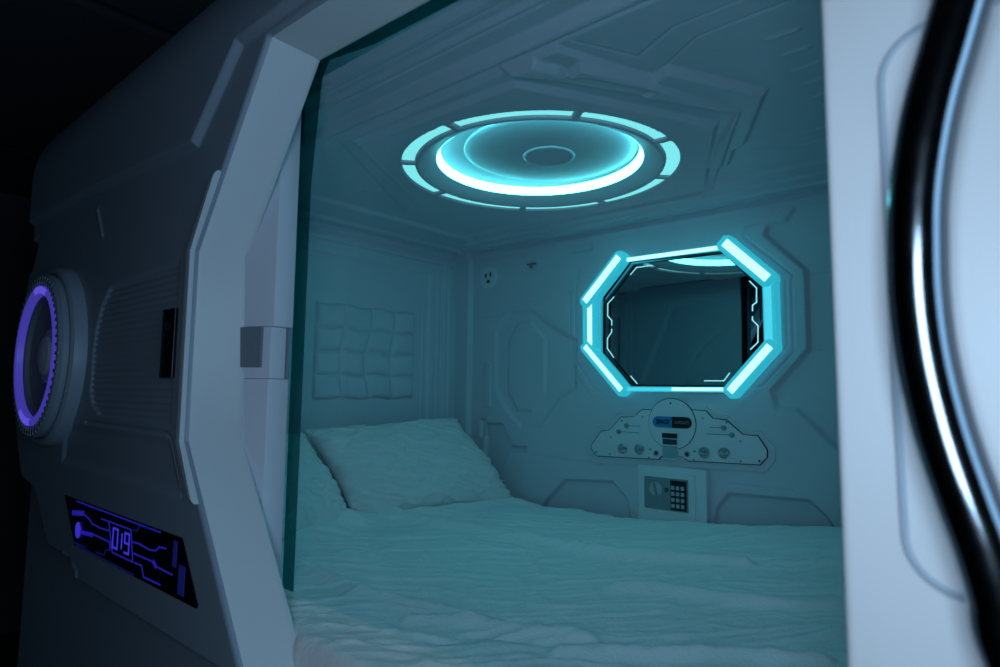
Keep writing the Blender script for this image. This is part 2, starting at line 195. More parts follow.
# ---------------------------------------------------------------- moulded surfaces (height fields with real relief)
def seg_dist(U, V, pts, closed=False):
    best = np.full(U.shape, 1e9); nu = np.zeros_like(U); nv = np.zeros_like(U)
    P = list(pts)+([pts[0]] if closed else [])
    for (a, b), (c, d) in zip(P[:-1], P[1:]):
        du, dv = c-a, d-b; L = du*du+dv*dv+1e-12
        t = np.clip(((U-a)*du+(V-b)*dv)/L, 0, 1); pu = a+t*du; pv = b+t*dv
        q = (U-pu)**2+(V-pv)**2; m = q < best
        best = np.where(m, q, best); nu = np.where(m, pu, nu); nv = np.where(m, pv, nv)
    return np.sqrt(best), nu, nv
def inside(U, V, poly):
    r = np.zeros(U.shape, bool); n = len(poly)
    for i in range(n):
        (a, b), (c, d) = poly[i], poly[(i+1) % n]
        if b == d: continue
        r ^= ((b > V) != (d > V)) & (U < (c-a)*(V-b)/(d-b)+a)
    return r
def sdf(U, V, poly):
    d, nu, nv = seg_dist(U, V, poly, True); s = inside(U, V, poly)
    return np.where(s, d, -d), nu, nv
class Relief:
    def __init__(s, u0, u1, v0, v1, res):
        nu = int(round((u1-u0)/res))+1; nv = int(round((v1-v0)/res))+1
        s.u = np.linspace(u0, u1, nu); s.v = np.linspace(v0, v1, nv); s.res = res
        s.U, s.V = np.meshgrid(s.u, s.v); s.H = np.zeros_like(s.U)
    def crop(s, pts, m):
        a = np.array(pts); lo = a.min(0)-m; hi = a.max(0)+m
        i0, i1 = np.searchsorted(s.u, [lo[0], hi[0]]); j0, j1 = np.searchsorted(s.v, [lo[1], hi[1]])
        return (slice(j0, j1), slice(i0, i1))
    def plateau(s, poly, h, w=0.012):
        c = s.crop(poly, w)
        if s.U[c].size == 0: return
        d, _, _ = sdf(s.U[c], s.V[c], poly)
        t = np.clip(d/w+0.5, 0, 1); t = t*0.6+(t*t*(3-2*t))*0.4
        s.H[c] += h*t
    def groove(s, pts, depth=0.0025, w=0.003, closed=False):
        c = s.crop(pts, w*2)
        if s.U[c].size == 0: return
        d, _, _ = seg_dist(s.U[c], s.V[c], pts, closed)
        s.H[c] -= depth*np.clip(1.5-d/w, 0, 1)
    def ridge(s, pts, h, w):
        c = s.crop(pts, w*3)
        d, _, _ = seg_dist(s.U[c], s.V[c], pts); s.H[c] += h*np.exp(-(d/w)**2)
    def build(s, name, fn, m, parent=None, outer=None, holes=()):
        U, V = s.U.copy(), s.V.copy(); d = np.full(U.shape, 1e9); nu = U.copy(); nv = V.copy()
        if outer is not None: d, nu, nv = sdf(U, V, outer)
        for h in holes:
            dh, hu, hv = sdf(U, V, h); dh = -dh
            k = dh < d; d = np.where(k, dh, d); nu = np.where(k, hu, nu); nv = np.where(k, hv, nv)
        k = d < 0; near = k & (d > -2*s.res); U = np.where(near, nu, U); V = np.where(near, nv, V)
        R, C = U.shape; idx = np.arange(R*C).reshape(R, C)
        F = np.stack([idx[:-1, :-1], idx[:-1, 1:], idx[1:, 1:], idx[1:, :-1]], -1).reshape(-1, 4)
        kk = (~k).ravel(); keep = kk[F].any(1); F = F[keep]
        P = np.stack(fn(U, V, s.H), -1).reshape(-1, 3)
        used = np.unique(F); remap = np.zeros(R*C, np.int64); remap[used] = np.arange(len(used))
        return npmesh(name, P[used], remap[F], m, parent)
def vnoise(U, V, seed):
    r = np.random.RandomState(seed); g = r.rand(64, 64)
    iu = np.floor(U).astype(int); iv = np.floor(V).astype(int); fu = U-iu; fv = V-iv
    fu = fu*fu*(3-2*fu); fv = fv*fv*(3-2*fv)
    a = g[iv % 64, iu % 64]; b = g[iv % 64, (iu+1) % 64]; c = g[(iv+1) % 64, iu % 64]; d = g[(iv+1) % 64, (iu+1) % 64]
    return (a*(1-fu)+b*fu)*(1-fv)+(c*(1-fu)+d*fu)*fv-0.5
# ================================================================= HALL AROUND THE POD
def slab(name, x0, x1, y0, y1, z0, z1, m, label=None):
    o = bmobj(name, box_bm(x0, x1, y0, y1, z0, z1), m); tag(o, label, None, None, 'structure'); return o
slab('floor', -5.2, 3.2, -2.6, 2.6, -1.7, -1.6, M['hallfloor'])
hc = Relief(-5.2, 3.2, -2.6, 2.6, 0.02)
for gx in (-4.2, -2.37, -0.54, 1.29): hc.groove([(gx, -2.6), (gx, 2.6)], 0.012, 0.014)
for gy in (-1.4, 1.75): hc.groove([(-5.2, gy), (3.2, gy)], 0.012, 0.014)
o = hc.build('ceiling', lambda U, V, H: (U, V, 1.30-H), M['hall']); tag(o, 'dark panelled hall ceiling above the pod', None, None, 'structure')
slab('wall_left', -5.3, -5.2, -2.6, 2.6, -1.6, 1.3, M['hall'], 'dark hall wall far to the left of the pod')
slab('wall_right', 3.2, 3.3, -2.6, 2.6, -1.6, 1.3, M['hall'], 'dark hall wall on the right')
slab('wall_front', -5.2, 3.2, -2.7, -2.6, -1.6, 1.3, M['hall'], 'dark hall wall behind the viewer')
slab('wall_back', -5.2, 3.2, 2.6, 2.7, -1.6, 1.3, M['hall'], 'dark hall wall behind the pod')
# ================================================================= POD OUTER SHELL
pod = thing('sleeping_pod', 'white moulded capsule sleeping pod with a wide angular door opening', 'sleeping pod', loc=(-0.9, 0.52, -1.6))
XR = 0.62
OPEN = [(-0.983, 0.614), (-1.226, 0.266), (-1.227, -0.097), (-0.940, -0.500), (0.34, -0.500), (0.34, 0.590)]
INN = [(-0.973, 0.606), (-1.204, 0.272), (-1.193, -0.099), (-0.919, -0.500), (0.33, -0.500), (0.33, 0.572)]
def shell_y(V):                       # front surface: upright, rounded shoulder at the top, drawn in towards the base
    y = np.full_like(V, 0.52); r = 0.30; z0 = 0.653
    t = np.clip(V-z0, 0, r*0.97); y = y+np.where(V > z0, r-np.sqrt(np.maximum(r*r-t*t, 0)), 0)
    return y
FR = Relief(-2.62, -0.66, -0.90, 0.945, 0.0028)
LOW = [(-2.43, 0.95), (-2.43, 0.40), (-2.47, 0.30), (-2.47, -0.12), (-2.401, -0.213), (-2.345, -0.28), (-2.199, -0.297), (-2.035, -0.431), (-1.84, -0.433), (-1.78, -0.472), (-0.60, -0.472), (-0.60, 0.95), (-0.7, 1.2), (-2.3, 1.2)]
FR.H -= 0.05
FR.plateau([p for p in LOW], 0.05, 0.035)
FR.plateau([(-2.52, 0.52), (-1.90, 0.515), (-1.638, 0.503), (-1.236, 0.480), (-1.070, 0.630), (-0.4, 0.640), (-0.4, 1.3), (-2.52, 1.3)], 0.015, 0.012)
FR.plateau([(-2.46, 0.46), (-2.335, 0.47), (-2.40, 0.37), (-2.46, 0.36)], -0.012, 0.012)
FR.ridge([(-1.81, 0.456), (-1.76, 0.382)], 0.004, 0.006)
louv = [(-1.683, 0.245), (-1.735, 0.205), (-1.765, 0.15), (-1.778, 0.09), (-1.778, -0.01), (-1.752, -0.045), (-1.70, -0.067), (-1.292, -0.067), (-1.292, 0.258)]
c = FR.crop(louv, 0.02); dl, _, _ = sdf(FR.U[c], FR.V[c], louv)
t = np.clip(dl/0.008, 0, 1); saw = ((FR.V[c]/0.0142) % 1.0)
FR.H[c] -= t*(0.003+0.006*np.clip(np.where(saw < 0.75, saw/0.75, (1-saw)/0.25), 0, 1))
FR.groove([(-1.79, -0.083), (-1.31, -0.087), (-1.29, -0.095), (-1.225, -0.200)], 0.0035, 0.004)
FR.plateau([(-1.95, -0.10), (-1.30, -0.10), (-1.235, -0.195), (-1.95, -0.188)], -0.006, 0.02)
FR.ridge([(-1.89, -0.415), (-1.78, -0.44), (-1.78, -0.455)], 0.003, 0.006)
dO, _, _ = sdf(FR.U, FR.V, OPEN); dd = np.clip(-dO, 0, 0.008); FR.H -= 0.008-np.sqrt(np.maximum(0.008**2-(0.008-dd)**2, 0))
# outline of the pod end
OUT = [(-2.47, 0.945), (-2.47, 0.41), (-2.52, 0.31), (-2.52, -0.16), (-2.47, -0.235), (-2.47, -0.90), (-0.66, -0.90), (-0.66, 0.945)]
dE, _, _ = sdf(FR.U, FR.V, [(-2.47, 2), (-2.47, 0.41), (-2.52, 0.31), (-2.52, -0.16), (-2.47, -0.235), (-2.47, -2), (9, -2), (9, 2)])
de = np.clip(dE, 0, 0.04); FR.H -= 0.04-np.sqrt(np.maximum(0.04**2-(0.04-de)**2, 0))
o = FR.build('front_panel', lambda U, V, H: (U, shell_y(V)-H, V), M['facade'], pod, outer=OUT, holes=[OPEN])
FR2 = Relief(-0.66, XR, -0.90, 0.945, 0.01)
FR2.H -= 0.05; FR2.plateau([(-1.2, -0.472), (1.5, -0.472), (1.5, 1.3), (-1.2, 1.3)], 0.05, 0.035)
FR2.plateau([(-1.2, 0.64), (1.5, 0.64), (1.5, 1.3), (-1.2, 1.3)], 0.015, 0.012)
dO, _, _ = sdf(FR2.U, FR2.V, OPEN); dd = np.clip(-dO, 0, 0.008); FR2.H -= 0.008-np.sqrt(np.maximum(0.008**2-(0.008-dd)**2, 0))
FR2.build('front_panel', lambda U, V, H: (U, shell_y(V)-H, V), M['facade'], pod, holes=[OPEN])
# top, ends, back and base of the shell as one closed hull behind the front panels
def endplate(x0, x1):
    p = [(0.60, -0.89), (0.60, 0.66)]+[(0.60+0.27*(1-math.cos(math.radians(a))), 0.66+0.265*math.sin(math.radians(a))) for a in range(10, 91, 10)]+[(2.055, 0.925), (2.055, -0.89)]
    b = prism_xz(p, 0, 1)
    for v in b.verts: v.co = Vector((x0+(x1-x0)*v.co.y, v.co.x, v.co.z))
    return b
hull = merge([box_bm(-2.455, XR, 0.84, 2.06, 0.925, 0.935, 0.004), endplate(-2.462, -2.452),
              endplate(XR-0.01, XR+0.015), box_bm(-2.462, XR, 2.04, 2.06, -0.90, 0.93, 0.004)])
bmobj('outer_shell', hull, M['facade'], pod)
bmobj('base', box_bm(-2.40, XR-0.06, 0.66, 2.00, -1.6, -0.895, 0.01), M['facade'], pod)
# deep angular frame of the opening
def loft(rings, name, m, parent, angle=35):
    b = bmesh.new(); R = [[b.verts.new((p[0], y, p[1])) for p in pts] for pts, y in rings]; n = len(R[0])
    for A, B_ in zip(R[:-1], R[1:]):
        for i in range(n): b.faces.new((A[i], A[(i+1) % n], B_[(i+1) % n], B_[i]))
    return bmobj(name, b, m, parent, angle)
def grow(poly, d):
    P = [Vector(p) for p in poly]; n = len(P); out = []
    ar = sum(P[i].x*P[(i+1) % n].y-P[(i+1) % n].x*P[i].y for i in range(n)); s = 1 if ar > 0 else -1
    for i in range(n):
        a, b, c = P[i-1], P[i], P[(i+1) % n]; e1 = (b-a).normalized(); e2 = (c-b).normalized()
        n1 = Vector((e1.y, -e1.x))*s; n2 = Vector((e2.y, -e2.x))*s; k = (n1+n2).normalized(); q = max(0.3, k.dot(n1))
        out.append(tuple(b+k*d/q))
    return out
def lerp(A, B_, t): return [(a[0]*(1-t)+b[0]*t, a[1]*(1-t)+b[1]*t) for a, b in zip(A, B_)]
loft([(grow(OPEN, 0.010), 0.545), (grow(OPEN, 0.0005), 0.5285), (lerp(OPEN, INN, 0.1), 0.536), (lerp(OPEN, INN, 0.92), 0.606), (grow(INN, -0.0015), 0.611), (grow(INN, -0.0015), 0.615), (grow(INN, 0.0), 0.618), (grow(INN, 0.03), 0.620)], 'door_frame', M['shell'], pod)
def along(poly, za, zb):
    a = Vector(poly[0]).lerp(Vector(poly[1]), (poly[0][1]-za)/(poly[0][1]-poly[1][1])); b = Vector(poly[2]).lerp(Vector(poly[3]), (poly[2][1]-zb)/(poly[2][1]-poly[3][1]))
    return [tuple(a), poly[1], poly[2], tuple(b)]
li = along(grow(OPEN, 0.0035), 0.405, -0.205); lo_ = along(grow(OPEN, 0.0195), 0.398, -0.198)
bmobj('opening_lip', prism_xz(li+lo_[::-1], 0.5105, 0.535, 0.0045, 3), M['shell'], pod)
o = bmobj('trim_3', box_bm(-1.22, 0.33, 0.612, 0.70, -0.53, -0.450, 0.004), M['trim']); tag(o, 'pale sill along the foot of the opening', None, None, 'structure')
# ================================================================= POD INTERIOR LINER (moulded relief)
B = 1.89
bw = Relief(-1.85, 0.25, -0.47, 0.585, 0.003)
REC = [(1.0, 0.5323), (-0.505, 0.540), (-0.533, 0.502), (-0.581, 0.500), (-0.592, 0.474), (-0.482, 0.353), (-0.482, 0.128), (-0.586, 0.010), (-0.573, -0.036), (-0.520, -0.039), (-0.345, -0.219), (-0.1, -0.45), (1.0, -0.45)]
bw.plateau(REC, -0.016, 0.012)
bw.groove([(-0.47, 0.345), (0.2, 0.345)], 0.003, 0.003); bw.groove([(-0.47, 0.127), (0.2, 0.127)], 0.003, 0.003)
bw.groove([(-0.645, 0.508), (-0.652, 0.477), (-0.516, 0.345), (-0.520, 0.316), (-0.520, 0.12), (-0.610, 0.024), (-0.672, 0.018)], 0.003, 0.003)
bw.groove([(-0.645, 0.508), (-0.56, 0.515), (-0.545, 0.54)], 0.003, 0.003)
bw.groove([(-0.536, 0.33), (-0.536, 0.14), (-0.63, 0.03)], 0.0022, 0.003)
bw.groove([(-1.245, 0.44), (-1.262, 0.36), (-1.262, 0.12), (-1.19, 0.02), (-1.14, -0.012)], 0.003, 0.003)
bw.groove([(-1.285, 0.36), (-1.285, 0.10), (-1.20, -0.01)], 0.0022, 0.003)
octl = [(-1.57, 0.315), (-1.46, 0.310), (-1.37, 0.245), (-1.262, 0.19), (-1.262, 0.02), (-1.33, -0.02), (-1.42, -0.125), (-1.515, -0.130), (-1.60, -0.05), (-1.64, 0.02), (-1.64, 0.25)]
bw.plateau(octl, -0.009, 0.02)
bw.plateau([(-1.53, 0.27), (-1.47, 0.27), (-1.40, 0.20), (-1.40, 0.0), (-1.46, -0.07), (-1.53, -0.07), (-1.58, 0.0), (-1.58, 0.2)], 0.006, 0.014)
bw.plateau([(-1.69, -0.124), (-1.605, -0.124), (-1.558, -0.208), (-1.484, -0.208), (-1.484, -0.226), (-1.575, -0.238), (-1.64, -0.35), (-1.70, -0.35)], -0.014, 0.010)
bw.plateau([(-1.72, -0.11), (-1.69, -0.11), (-1.69, -0.18), (-1.72, -0.18)], -0.012, 0.006)
bw.plateau([(-1.70, 0.12), (-1.665, 0.12), (-1.665, -0.06), (-1.70, -0.06)], 0.005, 0.01)
bw.plateau(D['rec_bot_l'], -0.016, 0.010)
bw.plateau(D['rec_bot_r'], -0.016, 0.010)
bw.groove(D['gr_bot_r'], 0.003, 0.003)
bw.groove([(-1.45, -0.235), (-1.15, -0.245)], 0.0025, 0.003)
bw.plateau([(-1.30, 0.545), (-1.275, 0.512), (-1.19, 0.512), (-1.19, 0.545)], -0.008, 0.008)
bw.groove([(-1.70, 0.30), (-1.64, 0.30)], 0.003, 0.004); bw.groove([(-1.52, 0.345), (-1.46, 0.345), (-1.44, 0.32)], 0.003, 0.004)
bw.plateau([(-1.90, 0.65), (-1.775, 0.65), (-1.775, -0.6), (-1.90, -0.6)], 0.020, 0.012)     # corner pilaster
bw.plateau([(-1.9, 0.65), (0.5, 0.65), (0.5, 0.552), (-1.9, 0.552)], 0.012, 0.010)            # cornice
o = bw.build('wall_back', lambda U, V, H: (U, B-H, V), M['liner']); tag(o, 'moulded back wall inside the pod', None, None, 'structure')
cg = Relief(-1.86, 0.25, 0.70, 1.90, 0.003)
RCX, RCY, RR = -0.965, 1.277, 0.314
def C_(pts): return pts
cg.plateau([(-3, 0.0), (2, 0.0), (2, 0.812), (-3, 0.812)], -0.024, 0.012)
cg.plateau([(-3, 0.0), (2, 0.0), (2, 0.757), (-3, 0.757)], -0.012, 0.006)
cg.plateau([(-3, 0.0), (2, 0.0), (2, 0.713), (-3, 0.713)], -0.012, 0.006)
cg.groove([(-1.86, 0.765), (0.25, 0.765)], 0.003, 0.003); cg.groove([(-1.86, 0.735), (0.25, 0.735)], 0.002, 0.002)
cg.groove([(-1.86, 0.832), (0.25, 0.836)], 0.006, 0.0035)
cg.plateau([(-1.236, 0.845), (-0.6, 0.845), (-0.44, 1.27), (-0.69, 1.745), (-1.30, 1.86), (-1.56, 1.33)], 0.009, 0.008)
cg.plateau([(-1.199, 0.866), (-0.722, 0.880), (-0.500, 1.300), (-0.722, 1.760), (-1.222, 1.752), (-1.457, 1.297)], 0.012, 0.012)
t3 = [(-0.72, 0.838), (-0.655, 0.845), (-0.629, 0.894), (-0.630, 0.919), (-0.592, 0.905), (-0.520, 1.045), (-0.484, 1.031), (-0.375, 1.233), (-0.495, 1.461), (-0.522, 1.471), (-0.581, 1.581), (-0.610, 1.52), (-0.446, 1.267), (-0.563, 1.073), (-0.669, 0.899)]
cg.plateau(t3, 0.014, 0.013)
cg.plateau([(-0.66, 0.905), (-0.56, 1.073), (-0.53, 1.07), (-0.60, 0.94)], -0.006, 0.006)
for k in ('c_g1', 'c_g2'): cg.groove([p for p in D[k]]+[(0.2, D[k][-1][1]+0.01)], 0.0025, 0.0022)
cg.groove(D['c_g3'], 0.0025, 0.0022)
for i in range(6): cg.ridge(D['c_s%d' % i], 0.0045, 0.004)
for i in range(3): cg.ridge([(-0.19, 1.10+i*0.11), (-0.14, 1.10+i*0.11)], 0.004, 0.004)
cg.ridge(D['c_g4']+[(0.0, 1.54)], 0.0035, 0.004); cg.ridge(D['c_g5']+[(0.0, 1.60)], 0.0035, 0.004)
cg.plateau([(-1.66, 1.702), (2, 1.702), (2, 3), (-1.66, 3)], 0.009, 0.008)
cg.plateau([(-1.72, 1.772), (2, 1.772), (2, 3), (-1.72, 3)], 0.008, 0.006)
cg.plateau([(-1.80, 1.825), (2, 1.825), (2, 3), (-1.80, 3)], 0.007, 0.006)
cg.plateau([(-3, 0), (-1.655, 0), (-1.655, 3), (-3, 3)], 0.012, 0.016)
cg.plateau([(-3, 0), (-1.79, 0), (-1.79, 3), (-3, 3)], 0.012, 0.012)
cg.ridge([(-1.5, 1.12), (-1.47, 1.15)], 0.004, 0.005); cg.ridge([(-1.53, 1.10), (-1.53, 1.13)], 0.003, 0.004)
dC = np.hypot(cg.U-RCX, cg.V-RCY); aC = np.degrees(np.arctan2(cg.V-RCY, cg.U-RCX)) % 360
slot = np.clip((0.0185-np.abs(dC-0.340))/0.003, 0, 1)
for g in [math.degrees(math.atan2(p[1]-RCY, p[0]-RCX)) % 360 for p in D['seggaps']]:
    da = np.abs((aC-g+180) % 360-180)*math.pi/180*0.34; slot = slot*np.clip((da-0.007)/0.003, 0, 1)
cg.H -= 0.0125*slot
circ = [(RCX+RR*math.cos(a*math.pi/60), RCY+RR*math.sin(a*math.pi/60)) for a in range(120)]
o = cg.build('ceiling', lambda U, V, H: (U, V, 0.5985-H), M['liner'], holes=[circ]); tag(o, 'moulded ceiling inside the pod around the round light', None, None, 'structure')
lw = Relief(0.64, 1.91, -0.47, 0.60, 0.003)
lw.plateau([(0.3, 0.475), (1.722, 0.475), (1.722, -0.8), (0.3, -0.8)], -0.012, 0.008)
lw.groove([(0.64, 0.525), (1.80, 0.525), (1.80, -0.47)], 0.004, 0.003)
lw.plateau([(1.69, 0.35), (1.70, 0.35), (1.70, -0.8), (1.69, -0.8)], 0.004, 0.006)
for yy in (1.755, 1.785): lw.groove([(yy, 0.5), (yy, -0.47)], 0.004, 0.004)
lw.plateau([(1.825, 0.52), (1.85, 0.52), (1.85, -0.8), (1.825, -0.8)], 0.006, 0.006)
lw.plateau([(0, 0.56), (3, 0.56), (3, 1), (0, 1)], 0.012, 0.01)
o = lw.build('wall_left', lambda U, V, H: (-1.85+H, U, V), M['liner']); tag(o, 'moulded headboard wall inside the pod', None, None, 'structure')
o = bmobj('wall_right', box_bm(0.25, 0.262, 0.64, 1.90, -0.47, 0.60), M['liner']); tag(o, 'foot end wall inside the pod', None, None, 'structure')
fi = Relief(-1.85, -1.16, -0.47, 0.62, 0.006)
fi.plateau([(-0.9, 0.507), (-1.526, 0.507), (-1.60, 0.33), (-1.70, 0.11), (-1.73, -0.20), (-1.73, -0.6), (-0.9, -0.6)], -0.014, 0.014)
fi.groove([(-1.16, 0.512), (-1.526, 0.512), (-1.605, 0.33), (-1.706, 0.11)], 0.006, 0.008)
for xx in (-1.765, -1.80): fi.groove([(xx, 0.60), (xx, -0.47)], 0.005, 0.006)
fi.groove([(-1.08-0.40*math.cos(a*math.pi/24), 0.40*math.sin(a*math.pi/24)) for a in range(0, 13)], 0.004, 0.007)
o = fi.build('wall_front', lambda U, V, H: (U, 0.705+H, V), M['liner']); tag(o, 'inner face of the pod front beside the opening', None, None, 'structure')
o = bmobj('floor', box_bm(-1.85, 0.25, 0.63, 1.90, -0.66, -0.645), M['liner']); tag(o, 'bed deck inside the pod', None, None, 'structure')
# door jamb beside the opening
def jamb(x1, y1, z0, z1):
    p = [(-1.245, 0.600), (-1.225, 0.600), (x1, 0.641), (x1, y1), (-1.245, y1)]; b = prism_xz(p, z0, z1)
    for v in b.verts: v.co = Vector((v.co.x, v.co.z, v.co.y))
    bmesh.ops.bevel(b, geom=b.edges[:], offset=0.002, segments=2, affect='EDGES', profile=0.5); return b
jb = merge([jamb(-1.1355, 0.683, 0.125, 0.62), jamb(-1.1435, 0.674, 0.022, 0.1245), jamb(-1.147, 0.685, -0.46, 0.0215)])
o = bmobj('trim_1', jb, M['trim']); tag(o, 'stepped white jamb just inside the left of the opening', None, None, 'structure')
o = bmobj('trim_2', box_bm(-1.2, 0.3, 0.622, 0.72, 0.722, 0.74, 0.003), M['dark']); tag(o, 'dark door track above the opening', None, None, 'structure')
lt = thing('door_latch', 'small grey square latch block on the left jamb of the opening', 'latch', loc=(-1.2, 0.64, 0.065))
a0 = (-1.208, -1.150)
def canted(p, z0, z1):
    b = prism_xz(p, z0, z1)
    for v in b.verts: v.co = Vector((v.co.x, v.co.z, v.co.y))
    return b
bmobj('plate', canted([(-1.215, 0.600), (-1.157, 0.6265), (-1.158, 0.632), (-1.215, 0.606)], 0.044, 0.124), M['grey'], lt)
bmobj('bolt', canted([(-1.180, 0.6135), (-1.168, 0.619), (-1.169, 0.622), (-1.181, 0.6165)], 0.072, 0.098), M['grey'], lt)
# ================================================================= GLASS DOOR AND SLIDING DOOR
gd = thing('glass_door', 'teal tinted glass door pane filling the opening of the pod', 'glass door', loc=(-0.6, 0.692, -0.42))
bmobj('pane', box_bm(-1.16, 0.20, 0.690, 0.694, -0.390, 0.72), M['glass'], gd)
es = merge([prism_xz([(-1.158, -0.39), (-1.120, -0.39), (-1.113, 0.42), (-1.088, 0.64), (-1.062, 0.672), (-0.92, 0.652), (0.19, 0.625), (0.19, 0.72), (-1.158, 0.72)], 0.6955, 0.6975)])
o = bmobj('edge_strip', es, M['glassedge'], gd); tag(o, 'dark teal edge strip')
sd = thing('sliding_door', 'pale sliding door panel with a curved steel grab handle at the right', 'door', loc=(0.1, 0.51, -0.44))
DX = -0.1105
dg = Relief(DX+0.005, 0.32, -0.428, 0.558, 0.0015)
grv = [(0.32, 0.2555), (-0.035, 0.2555), (-0.058, 0.2515), (-0.070, 0.240), (-0.0735, 0.2205), (-0.0735, -0.088), (-0.070, -0.108), (-0.060, -0.122), (-0.040, -0.1265), (0.32, -0.1265)]
o = dg.build('door_panel', lambda U, V, H: (U, 0.500-H, V), M['door'], sd)
rim = bmesh.new()
ring = lambda x0, x1, z0, z1, y: [rim.verts.new((x, y, z)) for x, z in ((x0, z0), (x1, z0), (x1, z1), (x0, z1))]
Rs = [ring(DX+0.005, 0.32, -0.428, 0.558, 0.500)]
for k in range(1, 7):
    a = k*math.pi/12; e = 0.005*math.sin(a); Rs.append(ring(DX+0.005-e, 0.32+e*0.3, -0.428-e*0.8, 0.558+e*0.8, 0.500+0.005*(1-math.cos(a))))
Rs.append(ring(DX, 0.324, -0.438, 0.568, 0.522)); Rs.append(ring(DX+0.02, 0.31, -0.42, 0.55, 0.524))
for A, B_ in zip(Rs[:-1], Rs[1:]):
    for i in range(4): rim.faces.new((A[i], A[(i+1) % 4], B_[(i+1) % 4], B_[i]))
rim.faces.new(Rs[-1])
o = bmobj('door_edge', rim, M['door'], sd, 60)
# grab handle, bowed tube
def tube(pts, r, n=32, sub=10):
    P = [Vector(p) for p in pts]; S = []
    for i in range(len(P)-1):
        p0, p1, p2, p3 = P[max(i-1, 0)], P[i], P[i+1], P[min(i+2, len(P)-1)]
        for k in range(sub):
            t = k/sub; S.append(0.5*((2*p1)+(-p0+p2)*t+(2*p0-5*p1+4*p2-p3)*t*t+(-p0+3*p1-3*p2+p3)*t**3))
    S.append(P[-1]); b = bmesh.new(); rings = []; up = Vector((0, 1, 0.01))
    for i, s in enumerate(S):
        T = (S[min(i+1, len(S)-1)]-S[max(i-1, 0)]).normalized(); A = T.cross(up)
        if A.length < 1e-4: A = T.cross(Vector((1, 0, 0)))
        A.normalize(); Bn = T.cross(A).normalized(); up = -Bn if Bn.dot(up) < 0 else Bn
        A = T.cross(up).normalized()
        rings.append([b.verts.new(s+A*r*math.cos(2*math.pi*j/n)+up*r*math.sin(2*math.pi*j/n)) for j in range(n)])
    for A, B_ in zip(rings[:-1], rings[1:]):
        for j in range(n): b.faces.new((A[j], A[(j+1) % n], B_[(j+1) % n], B_[j]))
    b.faces.new(rings[0]); b.faces.new(rings[-1]); return b
gk = [(0.318, 0.2555), (-0.0385, 0.2555)]+[(-0.0385-0.035*math.sin(math.radians(a)), 0.2205+0.035*math.cos(math.radians(a))) for a in range(10, 91, 10)]
gk += [(-0.0735, 0.1), (-0.0735, 0.0), (-0.0725, -0.09)]+[(-0.0375-0.035*math.cos(math.radians(a)), -0.0915-0.035*math.sin(math.radians(a))) for a in range(10, 91, 10)]+[(0.0, -0.1265), (0.318, -0.1265)]
gd_ = [gk[0]]
for a, b_ in zip(gk[:-1], gk[1:]):
    n_ = max(1, int(math.hypot(b_[0]-a[0], b_[1]-a[1])/0.006)); gd_ += [(a[0]+(b_[0]-a[0])*k/n_, a[1]+(b_[1]-a[1])*k/n_) for k in range(1, n_+1)]
gk = gd_
o = bmobj('groove_shade_line', tube([(x, 0.5012, z) for x, z in gk], 0.0030, 12, 1), M['grooveshade'], sd, 60); tag(o, 'grey line painting the shade of a rounded groove')  # grey tube stands in for the shade inside the door's groove
hy = 0.452
hp = [(0.075, 0.499, 0.425), (0.070, 0.475, 0.420), (0.045, 0.455, 0.370)]+[tuple(p) for p in HPTS]+[(0.015, 0.453, -0.225), (0.050, 0.462, -0.290), (0.066, 0.480, -0.312), (0.070, 0.499, -0.318)]
h = bmobj('grab_handle', tube(hp, 0.0165), M['chrome'], sd, 60); tag(h, 'dark polished steel curved handle')
for (x, z) in ((0.075, 0.425), (0.070, -0.318)):
    fl = lathe_y(x, z, [(0.0, 0.4935), (0.026, 0.4935), (0.029, 0.496), (0.030, 0.4995)], 32)
    bmobj('mounting_flange', fl, M['chrome'], h)
# ================================================================= OUTSIDE FITTINGS
sp = thing('speaker', 'round speaker with a glowing violet ring on the pod front', 'speaker', loc=(-2.06, 0.50, 0.09))
sx, sz = -2.06, 0.087
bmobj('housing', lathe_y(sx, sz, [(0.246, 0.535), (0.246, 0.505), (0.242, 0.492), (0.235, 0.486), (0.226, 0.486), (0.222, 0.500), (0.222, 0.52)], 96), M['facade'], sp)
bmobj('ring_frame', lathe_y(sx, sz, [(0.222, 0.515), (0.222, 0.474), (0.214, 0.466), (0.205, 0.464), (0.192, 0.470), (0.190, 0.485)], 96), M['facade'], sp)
teeth = []
for k in range(56):
    a = 2*math.pi*k/56; b = box_bm(-0.0042, 0.0042, 0.4635, 0.470, 0.193, 0.216, 0.0015)
    bmesh.ops.transform(b, matrix=Matrix.Translation((sx, 0, sz)) @ Matrix.Rotation(a, 4, 'Y'), verts=b.verts); teeth.append(b)
bmobj('toothed_rim', merge(teeth), M['grey'], sp)
bmobj('light_ring', lathe_y(sx, sz, [(0.189, 0.482), (0.188, 0.464), (0.184, 0.4615), (0.178, 0.461), (0.172, 0.4635), (0.169, 0.482)], 96), M['purple'], sp)
for a0 in (82, 258):
    b = bmesh.new(); vs = []
    for k in range(13):
        a = math.radians(a0-18+3*k); vs.append([b.verts.new((sx+r*math.cos(a), y, sz+r*math.sin(a))) for r, y in ((0.1885, 0.4628), (0.178, 0.4595), (0.169, 0.4640))])
    for A, B_ in zip(vs[:-1], vs[1:]):
        for i in range(2): b.faces.new((A[i], A[i+1], B_[i+1], B_[i]))
    bmobj('ring_lamp', b, M['purplehot'], sp)
bmobj('cone', lathe_y(sx, sz, [(0.164, 0.478), (0.155, 0.480), (0.150, 0.490), (0.115, 0.505), (0.075, 0.512), (0.0, 0.513)], 96), M['grey'], sp)
